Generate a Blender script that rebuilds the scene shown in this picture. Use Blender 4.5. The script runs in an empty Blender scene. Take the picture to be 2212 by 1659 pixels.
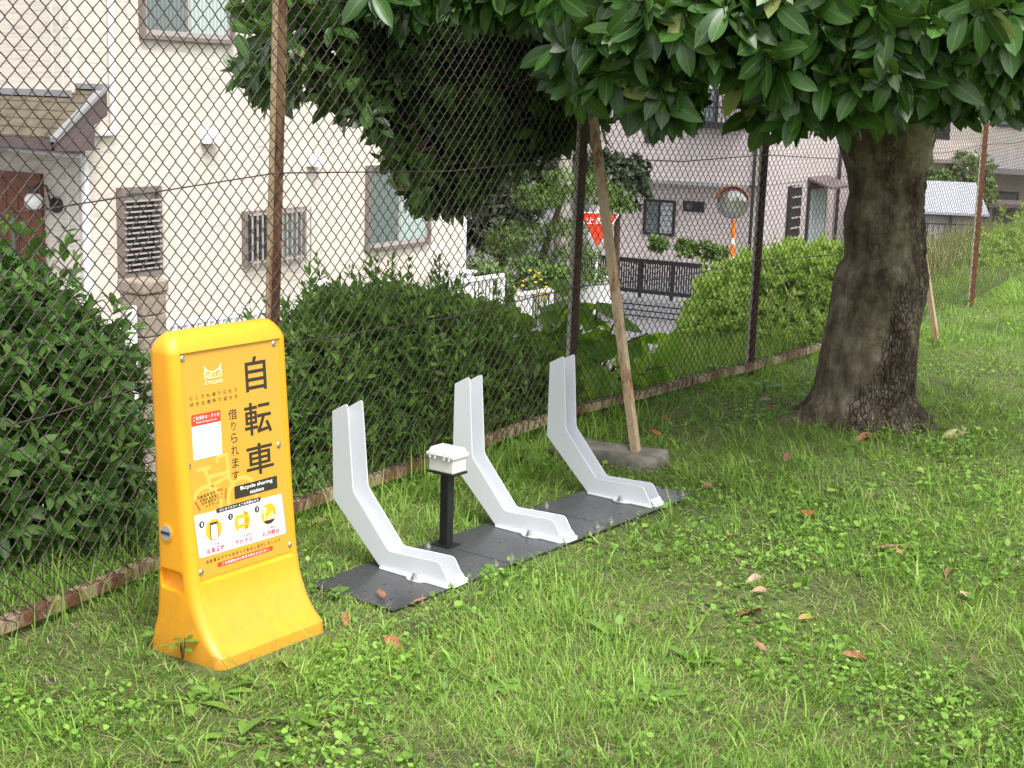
import bpy, bmesh, math, random
import numpy as np
from mathutils import Vector, Matrix

random.seed(7)
RNG = np.random.default_rng(7)
SC = bpy.context.scene
COL = SC.collection
R_ = math.radians

# ------------------------------------------------------------------ camera
FPX, CX, CY, HCAM = 3176.0, 1106.0, 829.5, 1.58        # survey of the photograph at 2212 x 1659
_G = np.array([-896.0, 29200.0, 5790.0]); _G /= np.linalg.norm(_G)
_up = -_G
_fw = np.array([0, 0, 1.0]); _fw -= _fw.dot(_G) * _G; _fw /= np.linalg.norm(_fw)
_X = np.cross(_fw, _up)
if _X[0] < 0: _X = -_X
RM = np.stack([_X, _fw, _up])
CAMP = np.array([0, 0, HCAM])
cam_d = bpy.data.cameras.new('camera'); cam = bpy.data.objects.new('camera', cam_d); COL.objects.link(cam)
cam_d.sensor_width = 36; cam_d.lens = FPX / 2212 * 36; cam_d.clip_start = 0.05; cam_d.clip_end = 2000
_m = Matrix.Identity(4)
for i in range(3):
    _m[i][0] = RM[i, 0]; _m[i][1] = -RM[i, 1]; _m[i][2] = -RM[i, 2]; _m[i][3] = CAMP[i]
cam.matrix_world = _m
SC.camera = cam

# ------------------------------------------------------------------ sky, sun, exposure
SUN_EL, SUN_AZ = R_(58), R_(150)      # azimuth clockwise from +Y (behind and to one side of the camera)
world = bpy.data.worlds.new('World'); SC.world = world; world.use_nodes = True
nt = world.node_tree; bg = nt.nodes['Background']
sky = nt.nodes.new('ShaderNodeTexSky'); sky.sky_type = 'NISHITA'; sky.sun_disc = False
sky.sun_elevation = SUN_EL; sky.sun_rotation = SUN_AZ; sky.air_density = 1.0; sky.dust_density = 3.0
hs = nt.nodes.new('ShaderNodeHueSaturation'); hs.inputs['Saturation'].default_value = 0.16
nt.links.new(sky.outputs[0], hs.inputs['Color']); nt.links.new(hs.outputs[0], bg.inputs[0])
bg.inputs[1].default_value = 0.15
sun_d = bpy.data.lights.new('sun', 'SUN'); sun_d.energy = 1.5; sun_d.angle = R_(22); sun_d.color = (1, .96, .9)
sun = bpy.data.objects.new('sun', sun_d); COL.objects.link(sun)
_sd = Vector((math.sin(SUN_AZ) * math.cos(SUN_EL), math.cos(SUN_AZ) * math.cos(SUN_EL), math.sin(SUN_EL)))
sun.rotation_euler = _sd.to_track_quat('Z', 'Y').to_euler()
SC.view_settings.view_transform = 'Standard'; SC.view_settings.look = 'None'
SC.view_settings.exposure = 1.2; SC.view_settings.gamma = 1
SC.view_settings.use_curve_mapping = False
SC.render.engine = 'CYCLES'
SC.cycles.use_denoising = True
try:
    SC.cycles.denoiser = 'OPENIMAGEDENOISE'; SC.cycles.denoising_input_passes = 'RGB_ALBEDO_NORMAL'; SC.cycles.denoising_prefilter = 'ACCURATE'
except Exception: pass
SC.cycles.max_bounces = 8; SC.cycles.diffuse_bounces = 4; SC.cycles.transparent_max_bounces = 8
SC.cycles.use_adaptive_sampling = False

# ------------------------------------------------------------------ survey helpers
def ray(x, y): return RM @ np.array([(x - CX) / FPX, (y - CY) / FPX, 1.0])
def AT(x, y, Y):
    d = ray(x, y); return CAMP + d * (Y / d[1])
def GP(x, y, z=0.0):
    d = ray(x, y); return CAMP + d * ((z - HCAM) / d[2])
def ONP(x, y, n, c):
    d = ray(x, y); return CAMP + d * ((c - CAMP.dot(n)) / d.dot(n))
def proj(P):
    c = (np.asarray(P) - CAMP) @ RM
    return CX + FPX * c[..., 0] / c[..., 2], CY + FPX * c[..., 1] / c[..., 2], c[..., 2]
TH = R_(36)
U = np.array([math.sin(TH), math.cos(TH), 0]); V = np.array([-math.cos(TH), math.sin(TH), 0])
def UV(u, v, z=0.0): return U * u + V * v + np.array([0, 0, z])
def toUV(p): return p[..., 0] * U[0] + p[..., 1] * U[1], p[..., 0] * V[0] + p[..., 1] * V[1]
ROT_UV = math.atan2(U[1], U[0])      # local x = U, y = V

# ------------------------------------------------------------------ noise
_perm = np.random.default_rng(3).random((256, 256))
def vnoise(x, y):
    xi = np.floor(x).astype(int); yi = np.floor(y).astype(int); fx = x - xi; fy = y - yi
    fx = fx * fx * (3 - 2 * fx); fy = fy * fy * (3 - 2 * fy)
    g = lambda a, b: _perm[a % 256, b % 256]
    return (g(xi, yi) * (1 - fx) + g(xi + 1, yi) * fx) * (1 - fy) + (g(xi, yi + 1) * (1 - fx) + g(xi + 1, yi + 1) * fx) * fy
def fbm(x, y, o=4):
    s = 0; a = .5
    for i in range(o):
        s = s + a * vnoise(x * 2 ** i + 17 * i, y * 2 ** i + 5 * i); a *= .5
    return s

# ------------------------------------------------------------------ materials
def newmat(name):
    m = bpy.data.materials.new(name); m.use_nodes = True
    n = m.node_tree; b = n.nodes['Principled BSDF']
    return m, n, b
def ramp(n, fac, stops):
    r = n.nodes.new('ShaderNodeValToRGB'); e = r.color_ramp.elements
    while len(e) > 1: e.remove(e[-1])
    e[0].position = stops[0][0]; e[0].color = (*stops[0][1], 1)
    for p, c in stops[1:]:
        k = e.new(p); k.color = (*c, 1)
    n.links.new(fac, r.inputs[0]); return r.outputs[0]
def coords(n, scale=(1, 1, 1), kind='Object', rot=(0, 0, 0)):
    t = n.nodes.new('ShaderNodeTexCoord'); mp = n.nodes.new('ShaderNodeMapping')
    mp.inputs['Scale'].default_value = scale; mp.inputs['Rotation'].default_value = rot
    n.links.new(t.outputs[kind], mp.inputs[0]); return mp.outputs[0]
def noise(n, vec, scale, detail=4, rough=.6, dist=0):
    t = n.nodes.new('ShaderNodeTexNoise'); t.inputs['Scale'].default_value = scale; t.inputs['Detail'].default_value = detail
    t.inputs['Roughness'].default_value = rough; t.inputs['Distortion'].default_value = dist
    n.links.new(vec, t.inputs['Vector']); return t.outputs['Fac']
def bump(n, b, h, strength=.3, dist=.01):
    k = n.nodes.new('ShaderNodeBump'); k.inputs['Strength'].default_value = strength; k.inputs['Distance'].default_value = dist
    n.links.new(h, k.inputs['Height']); n.links.new(k.outputs[0], b.inputs['Normal']); return k
def math_(n, op, a, bv=None, clamp=False):
    k = n.nodes.new('ShaderNodeMath'); k.operation = op; k.use_clamp = clamp
    for i, q in enumerate((a, bv)):
        if q is None: continue
        if isinstance(q, (int, float)): k.inputs[i].default_value = q
        else: n.links.new(q, k.inputs[i])
    return k.outputs[0]
def mixc(n, fac, a, b, mode='MIX'):
    k = n.nodes.new('ShaderNodeMix'); k.data_type = 'RGBA'; k.blend_type = mode
    for i, q in ((0, fac), (6, a), (7, b)):
        if isinstance(q, (int, float)): k.inputs[i].default_value = q
        elif isinstance(q, tuple): k.inputs[i].default_value = (*q, 1)
        else: n.links.new(q, k.inputs[i])
    return k.outputs[2]
def simple(name, c, rough=.5, var=.12, scale=8, metal=0, bmp=0, coat=0, spec=.5):
    m, n, b = newmat(name)
    vec = coords(n)
    f = noise(n, vec, scale, 5)
    lo = tuple(x * (1 - var) for x in c); hi = tuple(min(1, x * (1 + var)) for x in c)
    n.links.new(ramp(n, f, [(.3, lo), (.7, hi)]), b.inputs['Base Color'])
    b.inputs['Roughness'].default_value = rough; b.inputs['Metallic'].default_value = metal
    b.inputs['Coat Weight'].default_value = coat; b.inputs['Specular IOR Level'].default_value = spec
    r = n.nodes.new('ShaderNodeMapRange'); n.links.new(noise(n, vec, scale * 3, 3), r.inputs[0])
    r.inputs[3].default_value = max(0, rough - .08); r.inputs[4].default_value = min(1, rough + .1)
    n.links.new(r.outputs[0], b.inputs['Roughness'])
    if bmp: bump(n, b, noise(n, vec, scale * 6, 4), bmp, .004)
    return m
def flat(name, c, rough=.5):
    m, n, b = newmat(name); b.inputs['Base Color'].default_value = (*c, 1); b.inputs['Roughness'].default_value = rough; return m
def leafmat(name, dark, light, rib, rough=.4, trans=.25, spec=.5, back=1.35, riba=.08, tcol=None, perobj=False, odd=None):
    m, n, b = newmat(name)
    a = n.nodes.new('ShaderNodeAttribute'); a.attribute_name = 'leafuv'
    s = n.nodes.new('ShaderNodeSeparateXYZ'); n.links.new(a.outputs['Vector'], s.inputs[0])
    rnd = s.outputs[2]
    if perobj:
        oi = n.nodes.new('ShaderNodeObjectInfo'); rnd = oi.outputs['Random']
    stops = [(0, dark), (.8, light)]
    if odd: stops += [(.972, light), (.976, odd)]
    c = ramp(n, rnd, stops)
    if odd: c.node.color_ramp.interpolation = 'LINEAR'
    ab = math_(n, 'ABSOLUTE', s.outputs[0])
    ribf = math_(n, 'LESS_THAN', ab, riba)
    c = mixc(n, math_(n, 'MULTIPLY', ribf, .55), c, rib)
    nz = noise(n, coords(n), 30, 3)
    c = mixc(n, .35, c, ramp(n, nz, [(.35, (.55, .55, .55)), (.65, (1.3, 1.3, 1.2))]), 'MULTIPLY')
    g = n.nodes.new('ShaderNodeNewGeometry')
    c2 = mixc(n, g.outputs['Backfacing'], c, mixc(n, 1.0, c, (back, back * 1.02, back * .8), 'MULTIPLY'))
    n.links.new(c2, b.inputs['Base Color'])
    rr = math_(n, 'ADD', math_(n, 'MULTIPLY', g.outputs['Backfacing'], .25), rough)
    n.links.new(rr, b.inputs['Roughness']); b.inputs['Specular IOR Level'].default_value = spec
    t = n.nodes.new('ShaderNodeBsdfTranslucent')
    tc = tcol or tuple(min(1, x * 2.2) for x in light)
    n.links.new(mixc(n, .5, c, tc), t.inputs['Color'])
    mx = n.nodes.new('ShaderNodeMixShader'); mx.inputs[0].default_value = trans
    n.links.new(b.outputs[0], mx.inputs[1]); n.links.new(t.outputs[0], mx.inputs[2])
    n.links.new(mx.outputs[0], n.nodes['Material Output'].inputs[0])
    return m
def attrmat(name, rough=.55, trans=.3):
    m, n, b = newmat(name)
    a = n.nodes.new('ShaderNodeAttribute'); a.attribute_name = 'col'
    n.links.new(a.outputs['Color'], b.inputs['Base Color']); b.inputs['Roughness'].default_value = rough
    b.inputs['Specular IOR Level'].default_value = .3
    t = n.nodes.new('ShaderNodeBsdfTranslucent'); n.links.new(mixc(n, 1.0, a.outputs['Color'], (1.3, 1.3, .7), 'MULTIPLY'), t.inputs['Color'])
    mx = n.nodes.new('ShaderNodeMixShader'); mx.inputs[0].default_value = trans
    n.links.new(b.outputs[0], mx.inputs[1]); n.links.new(t.outputs[0], mx.inputs[2])
    n.links.new(mx.outputs[0], n.nodes['Material Output'].inputs[0])
    return m
def rustmat(name, paint=(.42, .38, .29), paint_amt=.45, rust=(.16, .065, .028), dark=(.05, .025, .017)):
    m, n, b = newmat(name)
    vec = coords(n, (1, 1, .35)); v2 = coords(n)
    r = ramp(n, noise(n, v2, 28, 6, .7), [(.3, dark), (.5, rust), (.72, tuple(x * 1.7 for x in rust))])
    pf = ramp(n, noise(n, vec, 9, 7, .72), [(1 - paint_amt - .08, (0, 0, 0)), (1 - paint_amt + .02, (1, 1, 1))])
    pc = ramp(n, noise(n, v2, 40, 4), [(.3, tuple(x * .7 for x in paint)), (.7, paint)])
    n.links.new(mixc(n, pf, r, pc), b.inputs['Base Color']); b.inputs['Roughness'].default_value = .75
    bump(n, b, noise(n, v2, 90, 5), .5, .002)
    return m
def sidingmat(name, c, lines=34, streak=(7, 7, 120), dark=.72, bs=.35):
    m, n, b = newmat(name)
    st = noise(n, coords(n, streak), 1.0, 4, .65)
    big = noise(n, coords(n), .7, 4)
    col = ramp(n, st, [(.30, tuple(x * dark for x in c)), (.48, c), (.75, tuple(min(1, x * 1.06) for x in c))])
    stn = noise(n, coords(n, (3, 3, .12)), 1.6, 6, .7)
    col = mixc(n, .35, col, ramp(n, stn, [(.38, (1.03, 1.03, 1.03)), (.52, (1, 1, 1)), (.70, (.80, .77, .72))]), 'MULTIPLY')
    col = mixc(n, .25, col, ramp(n, big, [(.3, (.86, .84, .80)), (.7, (1.05, 1.05, 1.05))]), 'MULTIPLY')
    n.links.new(col, b.inputs['Base Color']); b.inputs['Roughness'].default_value = .8
    bump(n, b, st, bs, .006)
    return m

M = {}
M['yellow'] = simple('yellow_plastic', (.80, .345, .016), .40, .05, 5, bmp=.02)
_n = M['yellow'].node_tree; _b = _n.nodes['Principled BSDF']; _c = _b.inputs['Base Color'].links[0].from_socket
_sx = _n.nodes.new('ShaderNodeSeparateXYZ'); _n.links.new(coords(_n), _sx.inputs[0])
_g = math_(_n, 'MULTIPLY', math_(_n, 'SUBTRACT', noise(_n, coords(_n, (1, 1, .6)), 22, 7, .75), math_(_n, 'MULTIPLY', _sx.outputs[2], 2.2)), 1.6, True)
_st = ramp(_n, noise(_n, coords(_n, (14, 14, .8)), 2.0, 5, .7), [(.56, (1, 1, 1)), (.74, (.90, .86, .80))])
_c2 = mixc(_n, 1.0, _c, _st, 'MULTIPLY')
_n.links.new(mixc(_n, math_(_n, 'MULTIPLY', _g, .45), _c2, (.22, .15, .06)), _b.inputs['Base Color'])
M['panel'] = simple('panel_print', (.62, .325, .045), .22, .03, 3)
M['panel'].node_tree.nodes['Principled BSDF'].inputs['Coat Weight'].default_value = .6
M['p_pale'] = flat('print_pale_yellow', (.74, .43, .085), .3)
M['p_white'] = flat('print_white', (.80, .80, .84), .3)
M['p_cream'] = flat('print_cream', (.86, .80, .62), .3)
M['p_black'] = flat('print_black', (.035, .028, .02), .35)
M['p_dark'] = flat('print_dark_brown', (.045, .03, .035), .3)
M['p_red'] = flat('print_red', (.72, .06, .03), .3)
M['p_pink'] = flat('print_crimson', (.70, .045, .09), .3)
M['p_grey'] = flat('print_grey', (.35, .34, .36), .3)
M['p_orange'] = flat('print_orange', (.86, .42, .03), .3)
M['p_green'] = flat('print_green', (.2, .5, .08), .3)
M['steel'] = simple('steel', (.55, .54, .50), .32, .1, 40, metal=.9)
M['white_paint'] = simple('white_powder_coat', (.64, .66, .69), .42, .03, 6)
M['black_paint'] = simple('black_powder_coat', (.009, .009, .010), .42, .2, 10)
M['plate'] = simple('dark_plate_coat', (.052, .053, .057), .26, .06, 3, bmp=.0)
M['box'] = simple('box_plastic', (.62, .62, .58), .42, .03, 8)
M['rust'] = rustmat('rusty_steel', paint=(.26, .16, .08), paint_amt=.44, rust=(.10, .045, .02), dark=(.04, .022, .014))
M['rust_tan'] = rustmat('tan_rusty_steel', paint=(.42, .32, .20), paint_amt=.52, rust=(.20, .09, .035))
M['post_paint'] = rustmat('chalky_post_paint', paint=(.52, .50, .42), paint_amt=.66, rust=(.22, .11, .05))
M['rust_rail'] = rustmat('rusty_rail', paint=(.36, .275, .175), paint_amt=.47, rust=(.12, .055, .025))
M['rust_dark'] = rustmat('dark_rusty_steel', paint=(.45, .44, .38), paint_amt=.30, rust=(.075, .038, .025), dark=(.025, .016, .013))
M['rust_red'] = rustmat('red_rusty_steel', paint=(.40, .30, .22), paint_amt=.22, rust=(.26, .09, .035), dark=(.10, .035, .02))
M['wire'] = simple('rusty_wire', (.062, .044, .042), .55, .45, 25, metal=.25)
M['concrete'] = simple('old_concrete', (.15, .138, .112), .9, .4, 14, bmp=.6)
M['siding'] = sidingmat('cream_siding', (.655, .595, .525), streak=(2.2, 2.2, 42), dark=.62, bs=.6)
M['siding_pink'] = sidingmat('pinkish_lap_siding', (.66, .575, .565), streak=(2, 2, 6), dark=.86, bs=.2)
_n = M['siding_pink'].node_tree
_w = _n.nodes.new('ShaderNodeTexWave'); _w.bands_direction = 'Z'; _w.inputs['Scale'].default_value = 3.2; _w.wave_profile = 'SAW'
_n.links.new(coords(_n), _w.inputs['Vector']); bump(_n, _n.nodes['Principled BSDF'], _w.outputs['Fac'], .9, .02)
_oc = _n.nodes['Principled BSDF'].inputs['Base Color'].links[0].from_socket
_n.links.new(mixc(_n, 1.0, _oc, ramp(_n, _w.outputs['Fac'], [(0, (.55, .52, .52)), (.14, (1, 1, 1)), (1, (1, 1, 1))]), 'MULTIPLY'), _n.nodes['Principled BSDF'].inputs['Base Color'])
M['siding_grey'] = sidingmat('grey_siding', (.30, .29, .30), streak=(2, 2, 8), dark=.85)
M['siding_beige'] = sidingmat('beige_wall', (.50, .46, .40), streak=(3, 3, 6), dark=.88)
M['joint'] = flat('caulk_joint', (.74, .70, .64), .6)
M['frame_brown'] = simple('bronze_aluminium', (.19, .16, .145), .4, .08, 8)
M['frame_lt'] = simple('light_bronze_aluminium', (.38, .34, .315), .4, .05, 8)
M['frame_black'] = simple('black_aluminium', (.02, .02, .023), .4, .1, 8)
M['roofbrown'] = simple('brown_sheet_metal', (.115, .085, .082), .35, .1, 4)
M['roofgrey'] = simple('grey_roof_flashing', (.25, .245, .255), .35, .1, 5)
M['tile'] = simple('weathered_roof_tile', (.115, .095, .062), .8, .35, 5, bmp=.3)
M['white'] = simple('white_pvc', (.78, .78, .78), .4, .04, 5)
M['door'] = simple('brown_door', (.16, .055, .026), .45, .15, 6)
M['globe'] = simple('opal_globe', (.85, .84, .82), .25, .02, 5)
M['stone'] = simple('split_face_block', (.30, .245, .19), .9, .3, 26, bmp=1.0)
M['dark'] = flat('dark_interior', (.012, .012, .014), .6)
M['asphalt'] = simple('asphalt', (.16, .16, .165), .9, .2, 20, bmp=.3)
M['lowwall'] = simple('grey_ribbed_wall', (.27, .27, .285), .75, .12, 6)
M['orange'] = simple('orange_enamel', (.85, .20, .02), .4, .06, 10)
M['redsign'] = simple('red_sign_face', (.70, .055, .02), .4, .05, 10)
M['mirror'] = simple('convex_mirror', (.42, .42, .40), .12, .03, 4, metal=.7)
M['hotroof'] = simple('pale_sheet_roof', (.36, .37, .42), .5, .06, 3)
M['farroof'] = simple('weathered_far_roof', (.30, .26, .23), .8, .2, 4)
M['polec'] = simple('concrete_pole', (.34, .31, .27), .85, .12, 10, bmp=.2)
def glass(name, c, folds=0, rough=.06):
    m, n, b = newmat(name)
    if folds:
        w = n.nodes.new('ShaderNodeTexWave'); w.bands_direction = 'X'; w.inputs['Scale'].default_value = folds; w.inputs['Distortion'].default_value = 2.5
        n.links.new(coords(n), w.inputs['Vector'])
        n.links.new(ramp(n, w.outputs['Fac'], [(0, tuple(x * .7 for x in c)), (1, c)]), b.inputs['Base Color'])
    else: b.inputs['Base Color'].default_value = (*c, 1)
    b.inputs['Roughness'].default_value = rough; b.inputs['Coat Weight'].default_value = .5; return m
M['glass_curtain'] = glass('glass_over_curtain', (.46, .56, .54), 5)
M['glass_screen'] = glass('glass_behind_screen', (.17, .21, .205), 5, .25)
M['glass_dark'] = glass('dark_glass', (.03, .034, .036))
M['glass_white'] = glass('frosted_glass', (.45, .47, .48), 0, .3)
M['grass'] = attrmat('grass_blades', .5, .42)
M['weed'] = attrmat('weed_leaves', .5, .3)
M['thatch'] = attrmat('dry_thatch', .8, .1)

# soil
m, n, b = newmat('lawn_soil')
v = coords(n)
c1 = ramp(n, noise(n, v, 1.3, 6, .65), [(.35, (.075, .090, .028)), (.5, (.105, .15, .036)), (.65, (.15, .17, .055))])
c2 = ramp(n, noise(n, v, 45, 5, .7), [(.3, (.35, .33, .3)), (.55, (1, 1, 1)), (.75, (1.5, 1.35, 1.0))])
n.links.new(mixc(n, 1.0, c1, c2, 'MULTIPLY'), b.inputs['Base Color']); b.inputs['Roughness'].default_value = .95
bump(n, b, noise(n, v, 60, 5, .7), .8, .02)
M['soil'] = m
# bark
m, n, b = newmat('bark')
v = coords(n, (1, 1, .42)); v0 = coords(n)
vo = n.nodes.new('ShaderNodeTexVoronoi'); vo.feature = 'DISTANCE_TO_EDGE'; vo.inputs['Scale'].default_value = 52
dv = n.nodes.new('ShaderNodeVectorMath'); dv.operation = 'ADD'
nn_ = n.nodes.new('ShaderNodeTexNoise'); nn_.inputs['Scale'].default_value = 14; n.links.new(v, nn_.inputs['Vector'])
sc_ = n.nodes.new('ShaderNodeVectorMath'); sc_.operation = 'SCALE'; sc_.inputs[3].default_value = .09; n.links.new(nn_.outputs['Color'], sc_.inputs[0])
n.links.new(v, dv.inputs[0]); n.links.new(sc_.outputs[0], dv.inputs[1]); n.links.new(dv.outputs[0], vo.inputs['Vector'])
crack = ramp(n, vo.outputs['Distance'], [(0, (.12, .12, .12)), (.10, (.7, .7, .7)), (.3, (1.1, 1.1, 1.1))])
ra_ = n.nodes.new('ShaderNodeAttribute'); ra_.attribute_name = 'rough'; rough_mask = ramp(n, ra_.outputs['Fac'], [(.25, (0, 0, 0)), (.75, (1, 1, 1))])
col = ramp(n, noise(n, v0, 9, 8, .72), [(.28, (.085, .064, .044)), (.44, (.18, .145, .108)), (.58, (.29, .245, .19)), (.75, (.46, .41, .34))])
lich = ramp(n, noise(n, coords(n, (1.6, 1.6, .8)), 3.6, 6, .68), [(.40, (1.15, 1.12, 1.08)), (.52, (.85, .82, .78)), (.66, (.42, .36, .30))])
col = mixc(n, 1.0, col, lich, 'MULTIPLY')
crk = mixc(n, rough_mask, (1, 1, 1), crack)
col = mixc(n, .8, col, ramp(n, noise(n, coords(n, (1, 1, .35)), 26, 8, .8), [(.34, (.45, .42, .38)), (.5, (1, 1, 1)), (.66, (1.35, 1.33, 1.3))]), 'MULTIPLY')
n.links.new(mixc(n, .85, col, crk, 'MULTIPLY'), b.inputs['Base Color']); b.inputs['Roughness'].default_value = .92
b.inputs['Specular IOR Level'].default_value = .2
fine = noise(n, coords(n, (1, 1, .5)), 42, 8, .8)
hh = math_(n, 'ADD', math_(n, 'MULTIPLY', crk, 1.0), math_(n, 'MULTIPLY', fine, 1.3))
bump(n, b, hh, 1.0, .018)
M['bark'] = m
M['bark_pale'] = simple('pale_branch_bark', (.22, .185, .135), .85, .35, 30, bmp=.5)
M['twig'] = simple('twig', (.085, .05, .028), .7, .3, 30)

L_BIG = dict(dark=(.018, .052, .010), light=(.046, .118, .018), rib=(.12, .21, .06), rough=.34, trans=.22, spec=.42, tcol=(.14, .25, .02), odd=(.27, .31, .10))
M['tree_leaf'] = leafmat('tree_leaf', **L_BIG)
M['tree_leaf_o'] = leafmat('tree_leaf_single', perobj=True, **L_BIG)
L_A = dict(dark=(.030, .075, .015), light=(.095, .20, .036), rib=(.12, .22, .05), rough=.45, trans=.28, spec=.28, riba=.05)
M['bush_leaf'] = leafmat('bush_leaf', **L_A); M['bush_leaf_o'] = leafmat('bush_leaf_single', perobj=True, **L_A)
L_B = dict(dark=(.028, .072, .011), light=(.12, .245, .032), rib=(.12, .2, .05), rough=.48, trans=.28, spec=.25, riba=.05)
M['azalea_leaf'] = leafmat('azalea_leaf', **L_B); M['azalea_leaf_o'] = leafmat('azalea_leaf_single', perobj=True, **L_B)
M['hedge_leaf'] = leafmat('hedge_leaf', dark=(.15, .25, .035), light=(.32, .46, .075), rib=(.25, .35, .08), rough=.55, trans=.35, riba=.05)
M['broad_leaf'] = leafmat('broad_leaf', dark=(.07, .17, .02), light=(.15, .32, .03), rib=(.2, .34, .06), rough=.55, trans=.6, riba=.04, tcol=(.55, .85, .05), perobj=True)
M['garden_dark'] = leafmat('garden_dark_leaf', dark=(.018, .030, .014), light=(.055, .080, .035), rib=(.06, .09, .04), rough=.45, trans=.15)
M['garden_light'] = leafmat('garden_light_leaf', dark=(.045, .090, .016), light=(.125, .215, .036), rib=(.15, .2, .06), rough=.55, trans=.25)
M['flower'] = flat('yellow_petal', (.80, .48, .02), .5)

# ------------------------------------------------------------------ object helpers
def link(o, parent=None):
    COL.objects.link(o)
    if parent is not None: o.parent = parent
    return o
def tag(o, label=None, cat=None, group=None, kind=None):
    if label: o['label'] = label
    if cat: o['category'] = cat
    if group: o['group'] = group
    if kind: o['kind'] = kind
    return o
def empty(name, loc, rz=0.0, label=None, cat=None, group=None):
    o = bpy.data.objects.new(name, None); o.empty_display_size = .1; link(o)
    o.location = tuple(loc); o.rotation_euler = (0, 0, rz)
    return tag(o, label, cat, group)
class MB:
    def __init__(s): s.v = []; s.f = []; s.sm = []
    def add(s, vs, fs, smooth=False):
        k = len(s.v); s.v += [tuple(map(float, p)) for p in vs]
        for f in fs: s.f.append(tuple(i + k for i in f)); s.sm.append(smooth)
        return s
    def box(s, a, b, bev=0.0):
        x0, y0, z0 = [min(p, q) for p, q in zip(a, b)]; x1, y1, z1 = [max(p, q) for p, q in zip(a, b)]
        if bev <= 0:
            return s.add([(x0, y0, z0), (x1, y0, z0), (x1, y1, z0), (x0, y1, z0), (x0, y0, z1), (x1, y0, z1), (x1, y1, z1), (x0, y1, z1)],
                  [(0, 3, 2, 1), (4, 5, 6, 7), (0, 1, 5, 4), (1, 2, 6, 5), (2, 3, 7, 6), (3, 0, 4, 7)])
        bm = bmesh.new(); bmesh.ops.create_cube(bm, size=1)
        for v_ in bm.verts: v_.co = ((v_.co.x + .5) * (x1 - x0) + x0, (v_.co.y + .5) * (y1 - y0) + y0, (v_.co.z + .5) * (z1 - z0) + z0)
        bmesh.ops.bevel(bm, geom=bm.edges[:], offset=bev, segments=2, affect='EDGES', profile=.5)
        return s.bm(bm)
    def bm(s, bm, smooth=False):
        bm.verts.index_update()
        s.add([v_.co for v_ in bm.verts], [[q.index for q in f.verts] for f in bm.faces], smooth); bm.free(); return s
    def tube(s, pts, r, n=6, cap=True, smooth=True):
        pts = [np.array(p, float) for p in pts]; rs = r if hasattr(r, '__len__') else [r] * len(pts)
        vs = []; fs = []; prev = None
        for i, p in enumerate(pts):
            t = pts[min(i + 1, len(pts) - 1)] - pts[max(i - 1, 0)]; t = t / (np.linalg.norm(t) + 1e-9)
            if prev is None:
                a = np.array([0, 0, 1.]) if abs(t[2]) < .9 else np.array([1., 0, 0])
                x = np.cross(a, t)
            else: x = prev - t * prev.dot(t)
            x /= np.linalg.norm(x) + 1e-9; y = np.cross(t, x); prev = x
            for k in range(n):
                an = 2 * math.pi * k / n; vs.append(p + (x * math.cos(an) + y * math.sin(an)) * rs[i])
        for i in range(len(pts) - 1):
            for k in range(n):
                a = i * n + k; b2 = i * n + (k + 1) % n; fs.append((a, b2, b2 + n, a + n))
        s.add(vs, fs, smooth)
        if cap:
            s.add(vs[:n], [tuple(range(n - 1, -1, -1))]); s.add(vs[-n:], [tuple(range(n))])
        return s
    def prism(s, poly, f0, f1, t0, t1):
        """poly: 2-D points; f(pt, t) -> 3-D. Extrudes from t0 to t1."""
        n = len(poly)
        s.add([f0(p, t0) for p in poly] + [f1(p, t1) for p in poly],
              [tuple(range(n - 1, -1, -1)), tuple(range(n, 2 * n))] + [(i, (i + 1) % n, n + (i + 1) % n, n + i) for i in range(n)])
        return s
    def mesh(s, name):
        me = bpy.data.meshes.new(name); me.from_pydata(s.v, [], s.f); me.update()
        for p, q in zip(me.polygons, s.sm): p.use_smooth = q
        return me
    def build(s, name, mat, parent=None, bev=0.0, fix=True, **kw):
        me = s.mesh(name)
        if fix or bev:
            bm = bmesh.new(); bm.from_mesh(me)
            if bev: bmesh.ops.bevel(bm, geom=[e for e in bm.edges if e.is_manifold and e.calc_face_angle(0) > .5], offset=bev, segments=2, affect='EDGES', profile=.5)
            bmesh.ops.recalc_face_normals(bm, faces=bm.faces[:]); bm.to_mesh(me); bm.free()
        me.materials.append(mat)
        o = link(bpy.data.objects.new(name, me), parent); return tag(o, **kw)
def rounded(poly, radii, k=4):
    out = []; n = len(poly)
    for i in range(n):
        p = np.array(poly[i], float); r = radii.get(i, 0)
        if r <= 0: out.append(tuple(p)); continue
        a = np.array(poly[i - 1], float) - p; b2 = np.array(poly[(i + 1) % n], float) - p
        la, lb = np.linalg.norm(a), np.linalg.norm(b2); r = min(r, la * .45, lb * .45)
        a = p + a / la * r; b2 = p + b2 / lb * r
        for j in range(k + 1):
            t = j / k; out.append(tuple((1 - t) ** 2 * a + 2 * t * (1 - t) * p + t * t * b2))
    return out
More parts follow.
